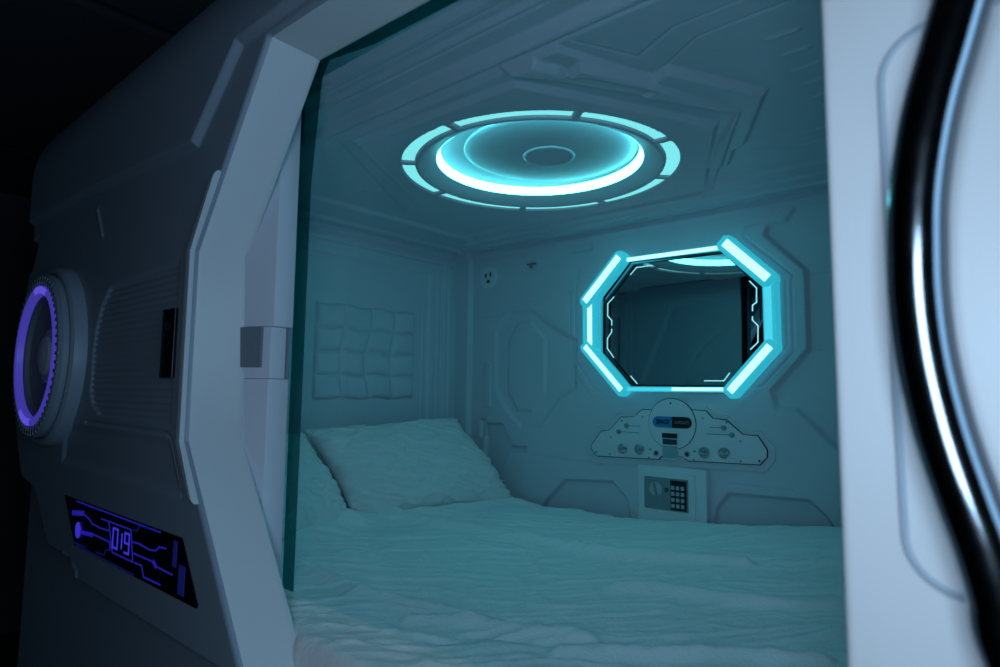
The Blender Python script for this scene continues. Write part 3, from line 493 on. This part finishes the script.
bmobj('hub', lathe_y(sx, sz, [(0.078, 0.513), (0.074, 0.497), (0.060, 0.492), (0.055, 0.492), (0.050, 0.485), (0.030, 0.478), (0.0, 0.476)], 64), M['shell'], sp)
npq = thing('number_plaque', 'black glossy plaque with blue circuit lines and the number 019', 'sign', loc=(-1.5, 0.52, -0.33))
bmobj('plaque', prism_xz([(-1.9, -0.272), (-1.212, -0.272), (-1.206, -0.276), (-1.132, -0.376), (-1.136, -0.381), (-1.795, -0.381)], 0.5165, 0.524, 0.0012), M['gloss'], npq)
py = 0.5162
def trace(name, pts, w, m, p=npq): return bmobj(name, stroke_xz(pts, w, py-0.0006, py+0.0006), m, p)
for k in ('q1', 'q2', 'q5', 'q7', 'q4'): trace('circuit_line', D['pl_'+k], 0.0028, M['bluedim'] if k in ('q4', 'q2', 'q5') else M['bluel'])
for k in ('q3', 'r1', 'r2', 'r3', 'r4'): trace('circuit_line', D['pl_'+k], 0.0032, M['bluedim'] if k == 'r4' else M['bluel'])
fx0, fx1, fz0, fz1 = D['pl_q6'][0][0], D['pl_q6'][1][0], D['pl_q6'][2][1], D['pl_q6'][0][1]
trace('number_frame', [tuple(p) for p in D['pl_q6']], 0.003, M['bluel'])
trace('border_line', [(-1.80, -0.2755), (-1.30, -0.2755)], 0.0028, M['bluel']); trace('border_line', [(-1.785, -0.3775), (-1.42, -0.3775)], 0.0028, M['bluedim'])
trace('circuit_block', D['pl_thick'], 0.009, M['bluel']); trace('circuit_block', [D['pl_r2'][1], D['pl_r2'][2]], 0.009, M['bluel'])
trace('circuit_block', [D['pl_q1'][0], D['pl_q1'][1]], 0.012, M['bluel'])
dx, dz = D['pl_dot'][0]
bmobj('dot', prism_xz(disc_pts(dx, dz, 0.019, 24), py-0.0006, py+0.0006), M['bluehot'], npq)
gx, gz = D['pl_ghost'][0]
trace('ghost_block', [(gx, gz+0.018), (gx, gz-0.02)], 0.016, M['bluedim']); gx, gz = D['pl_ghost'][1]; trace('ghost_block', [(gx, gz+0.018), (gx, gz-0.018)], 0.026, M['bluedim'])
cw = (fx1-fx0); dh = 0.040; zc = -0.3228; zt = zc+dh/2; zb = zc-dh/2
SEG = {'0': 'abcdef', '1': 'bc', '9': 'abcdfg'}
for ch, cx, wd in (('0', -1.532, 0.027), ('1', -1.498, 0.02), ('9', -1.465, 0.024)):
    l, r_ = cx-wd/2, cx+wd/2
    S_ = {'a': [(l, zt), (r_, zt)], 'b': [(r_, zt), (r_, zc)], 'c': [(r_, zc), (r_, zb)], 'd': [(l, zb), (r_, zb)], 'e': [(l, zb), (l, zc)], 'f': [(l, zc), (l, zt)], 'g': [(l, zc), (r_, zc)]}
    if ch == '1': S_['b'] = [(cx+0.004, zc+0.015), (cx+0.004, zc)]; S_['c'] = [(cx+0.004, zc), (cx+0.004, zc-0.015)]
    bmobj('digit', merge([stroke_xz(S_[k], 0.0042, py-0.0007, py+0.0006) for k in SEG[ch]]), M['bluehot'], npq)
st = thing('card_reader', 'small black upright window at the right end of the louvres', 'card reader', loc=(-1.317, 0.52, 0.09))
bmobj('window', prism_xz([(-1.345, 0.160), (-1.284, 0.160), (-1.284, 0.022), (-1.345, 0.022)], 0.513, 0.53, 0.002), M['gloss'], st)
for r_ in (0.008, 0.014, 0.020):
    a = [(-1.314+r_*math.cos(math.radians(t)), 0.112+r_*math.sin(math.radians(t))) for t in range(40, 141, 20)]
    bmobj('wave_mark', stroke_xz(a, 0.002, 0.5123, 0.5135), M['bluedim2'], st)
# ================================================================= CEILING LIGHT
cl = thing('ceiling_light', 'round cyan ceiling light with a glowing bowl and broken outer ring', 'ceiling light', loc=(RCX, RCY, 0.58))
DCX, DCY = -0.937, 1.283
def ringloft(name, rings, m, parent, n=96):
    """rings of (centre x, centre y, radius, z)"""
    b = bmesh.new(); R = []
    for cx, cy, r, z in rings: R.append([b.verts.new((cx+r*math.cos(2*math.pi*i/n), cy+r*math.sin(2*math.pi*i/n), z)) for i in range(n)])
    for A, B_ in zip(R[:-1], R[1:]):
        for i in range(n): b.faces.new((A[i], A[(i+1) % n], B_[(i+1) % n], B_[i]))
    return bmobj(name, b, m, parent, 60)
ringloft('bezel', [(RCX, RCY, 0.322, 0.584), (RCX, RCY, 0.317, 0.5775), (RCX, RCY, 0.311, 0.5785), (RCX, RCY, 0.288, 0.590), (RCX, RCY, 0.272, 0.5975), (RCX, RCY, 0.268, 0.601)], M['liner'], cl)
ringloft('light_band', [(RCX, RCY, 0.2685, 0.600), (RCX, RCY, 0.266, 0.605), (RCX, RCY, 0.263, 0.617), (RCX, RCY, 0.258, 0.623)], M['ledwhite'], cl)
ringloft('inner_shelf', [(RCX, RCY, 0.2585, 0.6235), (RCX+0.008, RCY+0.002, 0.249, 0.629), (DCX, DCY, 0.222, 0.628)], M['liner'], cl)
bmobj('dish', lathe_z(DCX, DCY, [(0.222, 0.635), (0.222, 0.626), (0.218, 0.6235), (0.205, 0.6215), (0.170, 0.618), (0.120, 0.616), (0.064, 0.615)]), M['liner'], cl, 60)
bmobj('hub', lathe_z(DCX, DCY, [(0.068, 0.620), (0.067, 0.6135), (0.062, 0.611), (0.056, 0.613), (0.050, 0.613), (0.0, 0.613)]), M['liner'], cl, 60)
gaps = sorted(math.degrees(math.atan2(p[1]-RCY, p[0]-RCX)) % 360 for p in D['seggaps'])
for i in range(8):
    a0 = gaps[i]+1.7; a1 = (gaps[(i+1) % 8]+(360 if i == 7 else 0))-1.7; b = bmesh.new(); vs = []; n = 14
    for k in range(n+1):
        a = math.radians(a0+(a1-a0)*k/n)
        vs.append([b.verts.new((RCX+r*math.cos(a), RCY+r*math.sin(a), z)) for r, z in ((0.3240, 0.5925), (0.3245, 0.5845), (0.3565, 0.5845), (0.3570, 0.5925))])
    for A, B_ in zip(vs[:-1], vs[1:]):
        for j in range(4): b.faces.new((A[j], A[(j+1) % 4], B_[(j+1) % 4], B_[j]))
    b.faces.new(vs[0]); b.faces.new(vs[-1]); bmobj('light_segment', b, M['led'], cl)
# ================================================================= MIRROR
mr = thing('mirror', 'octagonal mirror framed by thick glowing cyan light bars', 'mirror', loc=(-0.88, B, 0.23))
MI = [(-1.118, 0.326), (-1.120, 0.139), (-1.013, 0.026), (-0.702, 0.024), (-0.598, 0.130), (-0.597, 0.312), (-0.703, 0.430), (-1.014, 0.440)]
bmobj('backing', prism_xz(grow(MI, 0.02), 1.880, 1.892), M['dark'], mr)
MROT = Matrix.Rotation(math.radians(MTX), 3, 'X') @ Matrix.Rotation(math.radians(MTZ), 3, 'Z')
mg = prism_xz(grow(MI, 0.012), 1.8645, 1.872)
bmesh.ops.rotate(mg, cent=(-0.86, 1.866, 0.23), matrix=MROT, verts=mg.verts)
bmobj('mirror_glass', mg, M['mirror'], mr)
bmobj('bevel_border', merge([stroke_xz([MI[i], MI[(i+1) % 8]], 0.006, 1.855, 1.8575) for i in range(8)]), M['black'], mr)
def bar(name, a, b_, w, depth, core_w, side=0.0, tip=0.35, cm='ledcore'):
    a = Vector(a); b_ = Vector(b_); d = (b_-a).normalized(); n = Vector((-d.y, d.x)); L = (b_-a).length
    q = [a+n*w*0.30, a+n*w*0.5+d*w*tip*0.7, b_+n*w*0.5-d*w*tip*0.7, b_+n*w*0.30, b_-n*w*0.30, b_-n*w*0.5-d*w*tip*0.7, a-n*w*0.5+d*w*tip*0.7, a-n*w*0.30]
    o = bmobj(name, prism_xz([tuple(v) for v in q], 1.858-depth, 1.885, min(0.006, w*0.2), 3), M['ledside'], mr)
    a2 = a+d*w*0.35+n*side; b2 = b_-d*w*0.35+n*side; y = 1.858-depth
    s = prism_xz([tuple(a2+n*core_w/2), tuple(b2+n*core_w/2), tuple(b2-n*core_w/2), tuple(a2-n*core_w/2)], y-0.003, y+0.001, 0.002)
    c = bmobj('light_core', s, M[cm], o); return o
bar('light_bar', (-1.203, 0.305), (-1.040, 0.472), 0.052, 0.014, 0.024, 0.002)
bar('light_bar', (-1.203, 0.172), (-1.040, -0.002), 0.044, 0.014, 0.018, 0.002)
bar('light_bar', (-0.708, 0.468), (-0.560, 0.318), 0.052, 0.014, 0.026, 0.002)
bar('light_bar', (-0.700, -0.004), (-0.560, 0.150), 0.046, 0.014, 0.022, 0.0)
bar('light_bar', (-1.178, 0.330), (-1.178, 0.145), 0.056, 0.008, 0.018, 0.004, 0.2)
bar('light_bar', (-0.571, 0.332), (-0.571, 0.128), 0.040, 0.008, 0.020, -0.004, 0.2, 'ledsoft')
bar('light_bar', (-1.035, 0.448), (-0.700, 0.444), 0.020, 0.004, 0.013, 0.0, 0.1)
bar('light_bar', (-1.035, 0.014), (-0.700, 0.014), 0.018, 0.004, 0.009, 0.0, 0.1, 'ledsoft')
bmobj('light_core', stroke_xz([(-0.87, 0.0145), (-0.71, 0.0145)], 0.010, 1.8488, 1.8512), M['ledcore'], mr)
for i in range(1, 8):
    eb = stroke_xz(D['etch%d' % i], 0.0032, 1.8632, 1.8646)
    bmesh.ops.rotate(eb, cent=(-0.86, 1.866, 0.23), matrix=MROT, verts=eb.verts); bmobj('etched_line', eb, M['etch'], mr)
# ================================================================= CONTROL PANEL
cp = thing('control_panel', 'white stepped control panel with chrome knobs and a pill shaped badge below the mirror', 'control panel', loc=(-0.89, B, -0.15))
PL = D['plate']; PLn = [tuple(p) for p in PL]
bmobj('raised_border', prism_xz([tuple(p) for p in D['plate_border']], 1.884, 1.895, 0.003), M['liner'], cp)
bmobj('gap', prism_xz(PLn, 1.8795, 1.886), M['dark'], cp)
cen = Vector((-0.89, -0.15))
bmobj('plate', prism_xz(grow(PLn, -0.0024), 1.878, 1.8855, 0.001), M['plate'], cp)
cx, cz = -0.8875, -0.0948
bmobj('disc_gap', prism_xz(disc_pts(cx, cz, 0.0808, 64), 1.8765, 1.880), M['dark'], cp)
bmobj('disc', prism_xz(disc_pts(cx, cz, 0.0788, 64), 1.8745, 1.880, 0.0008), M['plate'], cp)
def halfpill(x0, x1, z, r, left):
    if left: p = [(x1, z-r), (x1, z+r)]+[(x0+r+r*math.cos(math.radians(a)), z+r*math.sin(math.radians(a))) for a in range(90, 271, 15)]
    else: p = [(x0, z+r), (x0, z-r)]+[(x1-r+r*math.cos(math.radians(a)), z+r*math.sin(math.radians(a))) for a in range(-90, 91, 15)]
    return prism_xz(p, 1.8730, 1.8750)
bz = -0.090
lg = bmobj('badge', halfpill(-0.952, -0.885, bz, 0.0178, True), M['blue'], cp); tag(lg, 'blue half of the badge')
lk = bmobj('badge', halfpill(-0.885, -0.820, bz, 0.0178, False), M['black'], cp); tag(lk, 'black half of the badge')
def text(s, name, x, z, size, y, m, parent, xs=1.0, bold=0.0):
    cu = bpy.data.curves.new(name, 'FONT'); cu.body = s; cu.size = size; cu.align_x = 'CENTER'; cu.align_y = 'CENTER'; cu.extrude = 0.0003; cu.offset = bold
    o = bpy.data.objects.new(name, cu); scene.collection.objects.link(o)
    dg_ = bpy.context.evaluated_depsgraph_get(); me = bpy.data.meshes.new_from_object(o.evaluated_get(dg_)); bpy.data.objects.remove(o)
    off = org(parent); me.transform(Matrix.Translation(Vector((x, y, z+ZC))-off) @ Matrix.Rotation(math.pi/2, 4, 'X') @ Matrix.Diagonal((xs, 1, 1, 1)))
    me.materials.clear(); me.materials.append(m); me.name = name
    return link(bpy.data.objects.new(name, me), parent)
text('SPACE', 'lettering', -0.916, bz, 0.019, 1.8722, M['black'], lg, 0.82, 0.0006)
text('CAPSULES', 'lettering', -0.853, bz, 0.013, 1.8722, M['silverprint'], lk, 0.82)
dp = bmobj('display', box_bm(-0.9195, -0.8655, 1.870, 1.8775, -0.2065, -0.1235, 0.002), M['plate'], cp)
bmobj('display_window', box_bm(-0.918, -0.867, 1.8692, 1.8705, -0.140, -0.1245), M['black'], dp)
bmobj('display_screen', box_bm(-0.916, -0.868, 1.8692, 1.8705, -0.160, -0.1425), M['lcd'], dp)
bmobj('display_label', box_bm(-0.917, -0.867, 1.8692, 1.8705, -0.202, -0.163), M['tealprint'], dp)
for i, (x, z) in enumerate(D['knobs']):
    k = bmobj('knob', lathe_y(x, z, [(0.0175, 1.8785), (0.0175, 1.873), (0.0155, 1.8712), (0.013, 1.8712), (0.0125, 1.873), (0.0, 1.873)], 32), M['steel'], cp)
    bmobj('knob_grip', box_bm(x-0.0125, x+0.0125, 1.865, 1.8735, z-0.0035, z+0.0035, 0.0015), M['steel'] if i > 1 else M['safegrey'], k)
for (x, z) in D['jacks']:
    k = bmobj('jack', lathe_y(x, z, [(0.0085, 1.8785), (0.0085, 1.875), (0.0065, 1.874), (0.0045, 1.875), (0.0045, 1.878)], 24), M['grey'], cp)
    bmobj('jack_hole', prism_xz(disc_pts(x, z, 0.0046, 16), 1.8768, 1.8785), M['black'], k)
for (x, z) in D['leds']: bmobj('indicator', lathe_y(x, z, [(0.0042, 1.8785), (0.0042, 1.8765), (0.003, 1.8755), (0.0, 1.8752)], 16), M['teal'], cp)
for i, (x, z) in enumerate(D['screws']): bmobj('screw', lathe_y(x, z, [(0.003, 1.8785), (0.003, 1.8773 if i != 2 else 1.8735), (0.0, 1.8770 if i != 2 else 1.8732)], 12), M['black'] if i in (0, 2, 4, 5, 8) else M['grey'], cp)
sl = D['slid']
for a, b_ in zip(sl[0::2], sl[1::2]):
    k = bmobj('slider_slot', stroke_xz([a, (b_[0], a[1])], 0.0022, 1.8772, 1.8785), M['grey'], cp)
    bmobj('slider_knob', lathe_y(a[0], a[1], [(0.0078, 1.8785), (0.0078, 1.8745), (0.006, 1.873), (0.0, 1.873)], 24), M['safegrey'], k)
# ================================================================= SAFE
S = 1.855
sf = thing('safe', 'small white electronic safe with a black keypad set in the back wall', 'safe', loc=(-0.885, S, -0.40))
bmobj('safe_body', merge([box_bm(-1.000, -0.772, S+0.004, 1.905, -0.44, -0.229, 0.003)]), M['plate'], sf)
bmobj('safe_frame', prism_xz([(-0.992, -0.248), (-0.806, -0.248), (-0.806, -0.44), (-0.992, -0.44)], S, S+0.006, 0.002), M['plate'], sf)
dr = bmobj('safe_door', box_bm(-0.974, -0.827, S-0.003, S+0.003, -0.362, -0.2625, 0.0015), M['safegrey'], sf)
kp = bmobj('keypad', box_bm(-0.883, -0.831, S-0.006, S-0.002, -0.358, -0.2675, 0.001), M['black'], sf)
for i in range(3):
    for j in range(4):
        x = -0.8745+i*0.0158; z = -0.2895-j*0.0183
        k = bmobj('key', box_bm(x-0.0055, x+0.0055, S-0.008, S-0.0055, z-0.0058, z+0.0058, 0.0012, 2), M['key'], kp)
kx, kz = -0.9325, -0.299
kb = bmobj('turn_knob', lathe_y(kx, kz, [(0.022, S-0.002), (0.022, S-0.006), (0.019, S-0.008), (0.0, S-0.008)], 40), M['key'], sf)
bmobj('knob_grip', prism_xz([(kx-0.007, kz+0.019), (kx-0.001, kz+0.020), (kx+0.001, kz+0.004), (kx+0.008, kz-0.019), (kx+0.002, kz-0.020), (kx-0.002, kz-0.004)], S-0.0135, S-0.0075, 0.001), M['safegrey'], kb)
kh = bmobj('keyhole', lathe_y(-0.8965, -0.2985, [(0.0065, S-0.002), (0.0065, S-0.006), (0.0045, S-0.007), (0.0, S-0.0065)], 20), M['black'], sf)
bmobj('keyhole_slot', box_bm(-0.9000, -0.8935, S-0.0078, S-0.0066, -0.2995, -0.2978), M['steel'], kh)
# ================================================================= SOCKET AND NOZZLE
so = thing('power_socket', 'round white socket with three dark slots high on the back wall near the headboard', 'socket', loc=(-1.68, B, 0.464))
sx2, sz2 = -1.680, 0.4645
bmobj('faceplate', lathe_y(sx2, sz2, [(0.047, 1.893), (0.047, 1.885), (0.042, 1.881), (0.034, 1.881), (0.033, 1.884), (0.0, 1.884)], 40), M['plate'], so)
for (a, b_, q) in ((-0.014, 0.010, 0), (0.011, 0.012, 0), (-0.001, -0.016, 1)):
    bmobj('socket_hole', box_bm(sx2+a-0.0045-(0.002*q), sx2+a+0.0045+0.004*q, 1.8825, 1.8845, sz2+b_-0.009+0.003*q, sz2+b_+0.009-0.002*q, 0.001), M['black'], so)
nz = thing('wall_nozzle', 'tiny grey nozzle on the back wall between socket and mirror', 'nozzle', loc=(-1.43, B, 0.49))
bmobj('nozzle_base', lathe_y(D['jetn'][0][0], D['jetn'][0][1], [(0.016, 1.893), (0.016, 1.887), (0.012, 1.883), (0.0, 1.882)], 24), M['liner'], nz)
bmobj('nozzle_arms', merge([box_bm(D['jetn'][0][0]-0.022, D['jetn'][0][0]+0.022, 1.876, 1.884, D['jetn'][0][1]+0.002, D['jetn'][0][1]+0.010, 0.002), box_bm(D['jetn'][0][0]-0.004, D['jetn'][0][0]+0.004, 1.872, 1.884, D['jetn'][0][1]-0.012, D['jetn'][0][1]+0.008, 0.002)]), M['grey'], nz)
# ================================================================= HEADBOARD PAD
hb = Relief(1.19, 1.665, -0.035, 0.318, 0.003)
def pad(U, V):
    u = (U-1.20)/0.448; v = (V+0.028)/0.333
    u = u+0.034*np.sin(v*2*math.pi-0.9)*np.sin(np.clip(u, 0, 1)*math.pi); v2 = v+0.012*np.sin(u*6*math.pi)
    ins = (np.clip(u, 0, 1) == u) & (np.clip(v2, 0, 1) == v2)
    fu = (u*4) % 1; fv = (v2*4) % 1
    h = (np.clip(1-np.abs(2*fu-1)**4, 0, 1)*np.clip(1-np.abs(2*fv-1)**4, 0, 1))**0.6
    return np.where(ins, 0.003+0.018*h, 0.0)
hb.H += pad(hb.U, hb.V)
hp_ = hb.build('headboard_pad', lambda U, V, H: (-1.8635+H, U, V), M['liner'])
tag(hp_, 'quilted headboard pad of sixteen wavy squares on the end wall', 'headboard')
# ================================================================= BED
mt = bmobj('mattress', box_bm(-1.835, 0.235, 0.712, 1.845, -0.644, -0.47, 0.03, 4), M['cotton']); tag(mt, 'mattress hidden under the white sheet, filling the pod', 'mattress')
sh = Relief(-1.838, 0.238, 0.598, 1.874, 0.0038)
SHO = [(-1.838, 0.712), (-1.16, 0.712), (-1.142, 0.700), (-1.142, 0.640), (-1.02, 0.628), (-0.975, 0.612), (-0.955, 0.601), (0.238, 0.599), (0.238, 1.851), (-1.838, 1.851)]
U, V = sh.U, sh.V
base_z = -0.408+0.050*np.clip((U+1.1)/0.9, 0, 1)*np.clip((V-0.9)/0.9, 0, 1)+0.040*np.clip((U+1.0)/0.9, 0, 1)*np.clip((V-1.3)/0.6, 0, 1)+0.006*np.exp(-((U+1.3)/0.2)**2)
for k in ('sh1', 'sh2', 'sh3', 'sh4', 'sh5', 'sh6', 'sh7', 'sh8', 'sh9'):
    hgt, wid = SHW[k]; sh.ridge(D[k], hgt, wid)
ca, sa = math.cos(math.radians(-38)), math.sin(math.radians(-38))
def rot(a): c_, s_ = math.cos(math.radians(a)), math.sin(math.radians(a)); return U*c_+V*s_, -U*s_+V*c_
p, q = rot(40); wv = 0.012*vnoise(p*2.5, q*7, 1)
p2 = p+0.03*vnoise(U*6, V*6, 9)*4; q2 = q+0.02*vnoise(U*5, V*5, 8)*4
r1 = 1-np.abs(vnoise(p2*5, q2*22, 2))*4; wv += 0.0045*np.clip(r1, 0, 1)**2
r1 = 1-np.abs(vnoise(p2*9, q2*45, 3))*4; wv += 0.0028*np.clip(r1, 0, 1)**2
p, q = rot(62); q2 = q+0.015*vnoise(U*7, V*7, 18)*4
r1 = 1-np.abs(vnoise(p*8, q2*55, 4))*4; wv += 0.0021*np.clip(r1, 0, 1)**2*np.clip(1.6-V, 0.2, 1)
r1 = 1-np.abs(vnoise(p*16, q2*95, 5))*4; wv += 0.0012*np.clip(r1, 0, 1)**2*np.clip(1.8-V, 0.2, 1)
wv += 0.002*vnoise(U*45, V*45, 6)
sh.H += wv
dS, _, _ = sdf(U, V, SHO); f_ = np.clip(dS/0.03, 0, 1)
drop = 0.012*(1-np.sqrt(np.maximum(1-(1-f_)**2, 0))); sh.H *= np.clip((V-0.590)/0.07, 0.25, 1); f2 = np.clip((V-0.598)/0.022, 0, 1); drop += 0.035*(1-np.sqrt(np.maximum(1-(1-f2)**2, 0)))
sh.ridge([(-1.61, 1.18), (-1.47, 1.85)], 0.020, 0.045); sh.ridge([(-1.59, 1.18), (-1.43, 0.76)], 0.016, 0.045)
o = sh.build('bed_sheet', lambda U_, V_, H: (U_, V_, base_z+H-drop), M['cotton'], outer=SHO); tag(o, 'rumpled white sheet spread over the bed in the pod', 'sheet')
def pillow(name, c00, c10, c11, c01, T, label, seed):
    """corners: top-left, top-right, bottom-right, bottom-left of the pillow"""
    c00, c10, c11, c01 = [np.array(c) for c in (c00, c10, c11, c01)]
    N = 96; g = np.linspace(-1, 1, N); A, Bv = np.meshgrid(g, g)
    pin = 0.055*(1-A**2)*np.abs(Bv)**3; pin2 = 0.045*(1-Bv**2)*np.abs(A)**3
    a = A*(1-pin2*1.0); b = Bv*(1-pin*1.2); s, t = (a+1)/2, (b+1)/2
    P = (c00[None, None]*((1-s)*(1-t))[..., None]+c10*(s*(1-t))[..., None]+c11*(s*t)[..., None]+c01*((1-s)*t)[..., None])
    nrm = np.cross(c01-c00, c10-c00); nrm /= np.linalg.norm(nrm)
    prof = np.sqrt(np.clip((1-np.abs(A)**2.6)*(1-np.abs(Bv)**2.6), 0, 1))
    wr = 0.022*vnoise(A*2.2+5, Bv*3+5, seed)+0.009*(1-np.abs(vnoise(A*4+Bv*3+9, Bv*9-A*6+60, seed+1))*4).clip(0, 1)**2
    wr += 0.0035*np.exp(-((np.abs(A)-0.95)/0.12)**2)*np.sin(Bv*38+3*np.sin(Bv*9))+0.0015*(1-np.abs(vnoise(A*12+20, Bv*20+20, seed+2))*4).clip(0, 1)
    edge = np.clip((1-np.maximum(np.abs(A), np.abs(Bv)))/0.05, 0, 1)
    top = P+nrm*((T*prof+wr*edge*1.3)[..., None]); bot = P-nrm*((T*0.45*prof)[..., None])
    V_ = np.concatenate([top.reshape(-1, 3), bot.reshape(-1, 3)]); idx = np.arange(N*N).reshape(N, N)
    F = np.stack([idx[:-1, :-1], idx[:-1, 1:], idx[1:, 1:], idx[1:, :-1]], -1).reshape(-1, 4); F2 = F[:, ::-1]+N*N
    # stitch the rim
    rim_ = np.concatenate([idx[0, :-1], idx[:-1, -1], idx[-1, :0:-1], idx[:0:-1, 0]]); rn = np.roll(rim_, -1)
    F3 = np.stack([rn, rim_, rim_+N*N, rn+N*N], -1)
    o = npmesh(name, V_, np.concatenate([F, F2, F3]), M['pillow']); tag(o, label, 'pillow', 'pillows at the headboard'); return o
pillow('pillow', (-1.800, 1.135, -0.125), (-1.785, 1.800, -0.100), (-1.505, 1.855, -0.408), (-1.64, 1.225, -0.402), 0.075, 'white pillow leaning in the far corner beside the back wall', 11)
pillow('pillow', (-1.785, 0.72, -0.125), (-1.785, 1.125, -0.140), (-1.62, 1.205, -0.404), (-1.45, 0.75, -0.402), 0.060, 'white pillow nearest the opening, mostly hidden by the left jamb', 31)
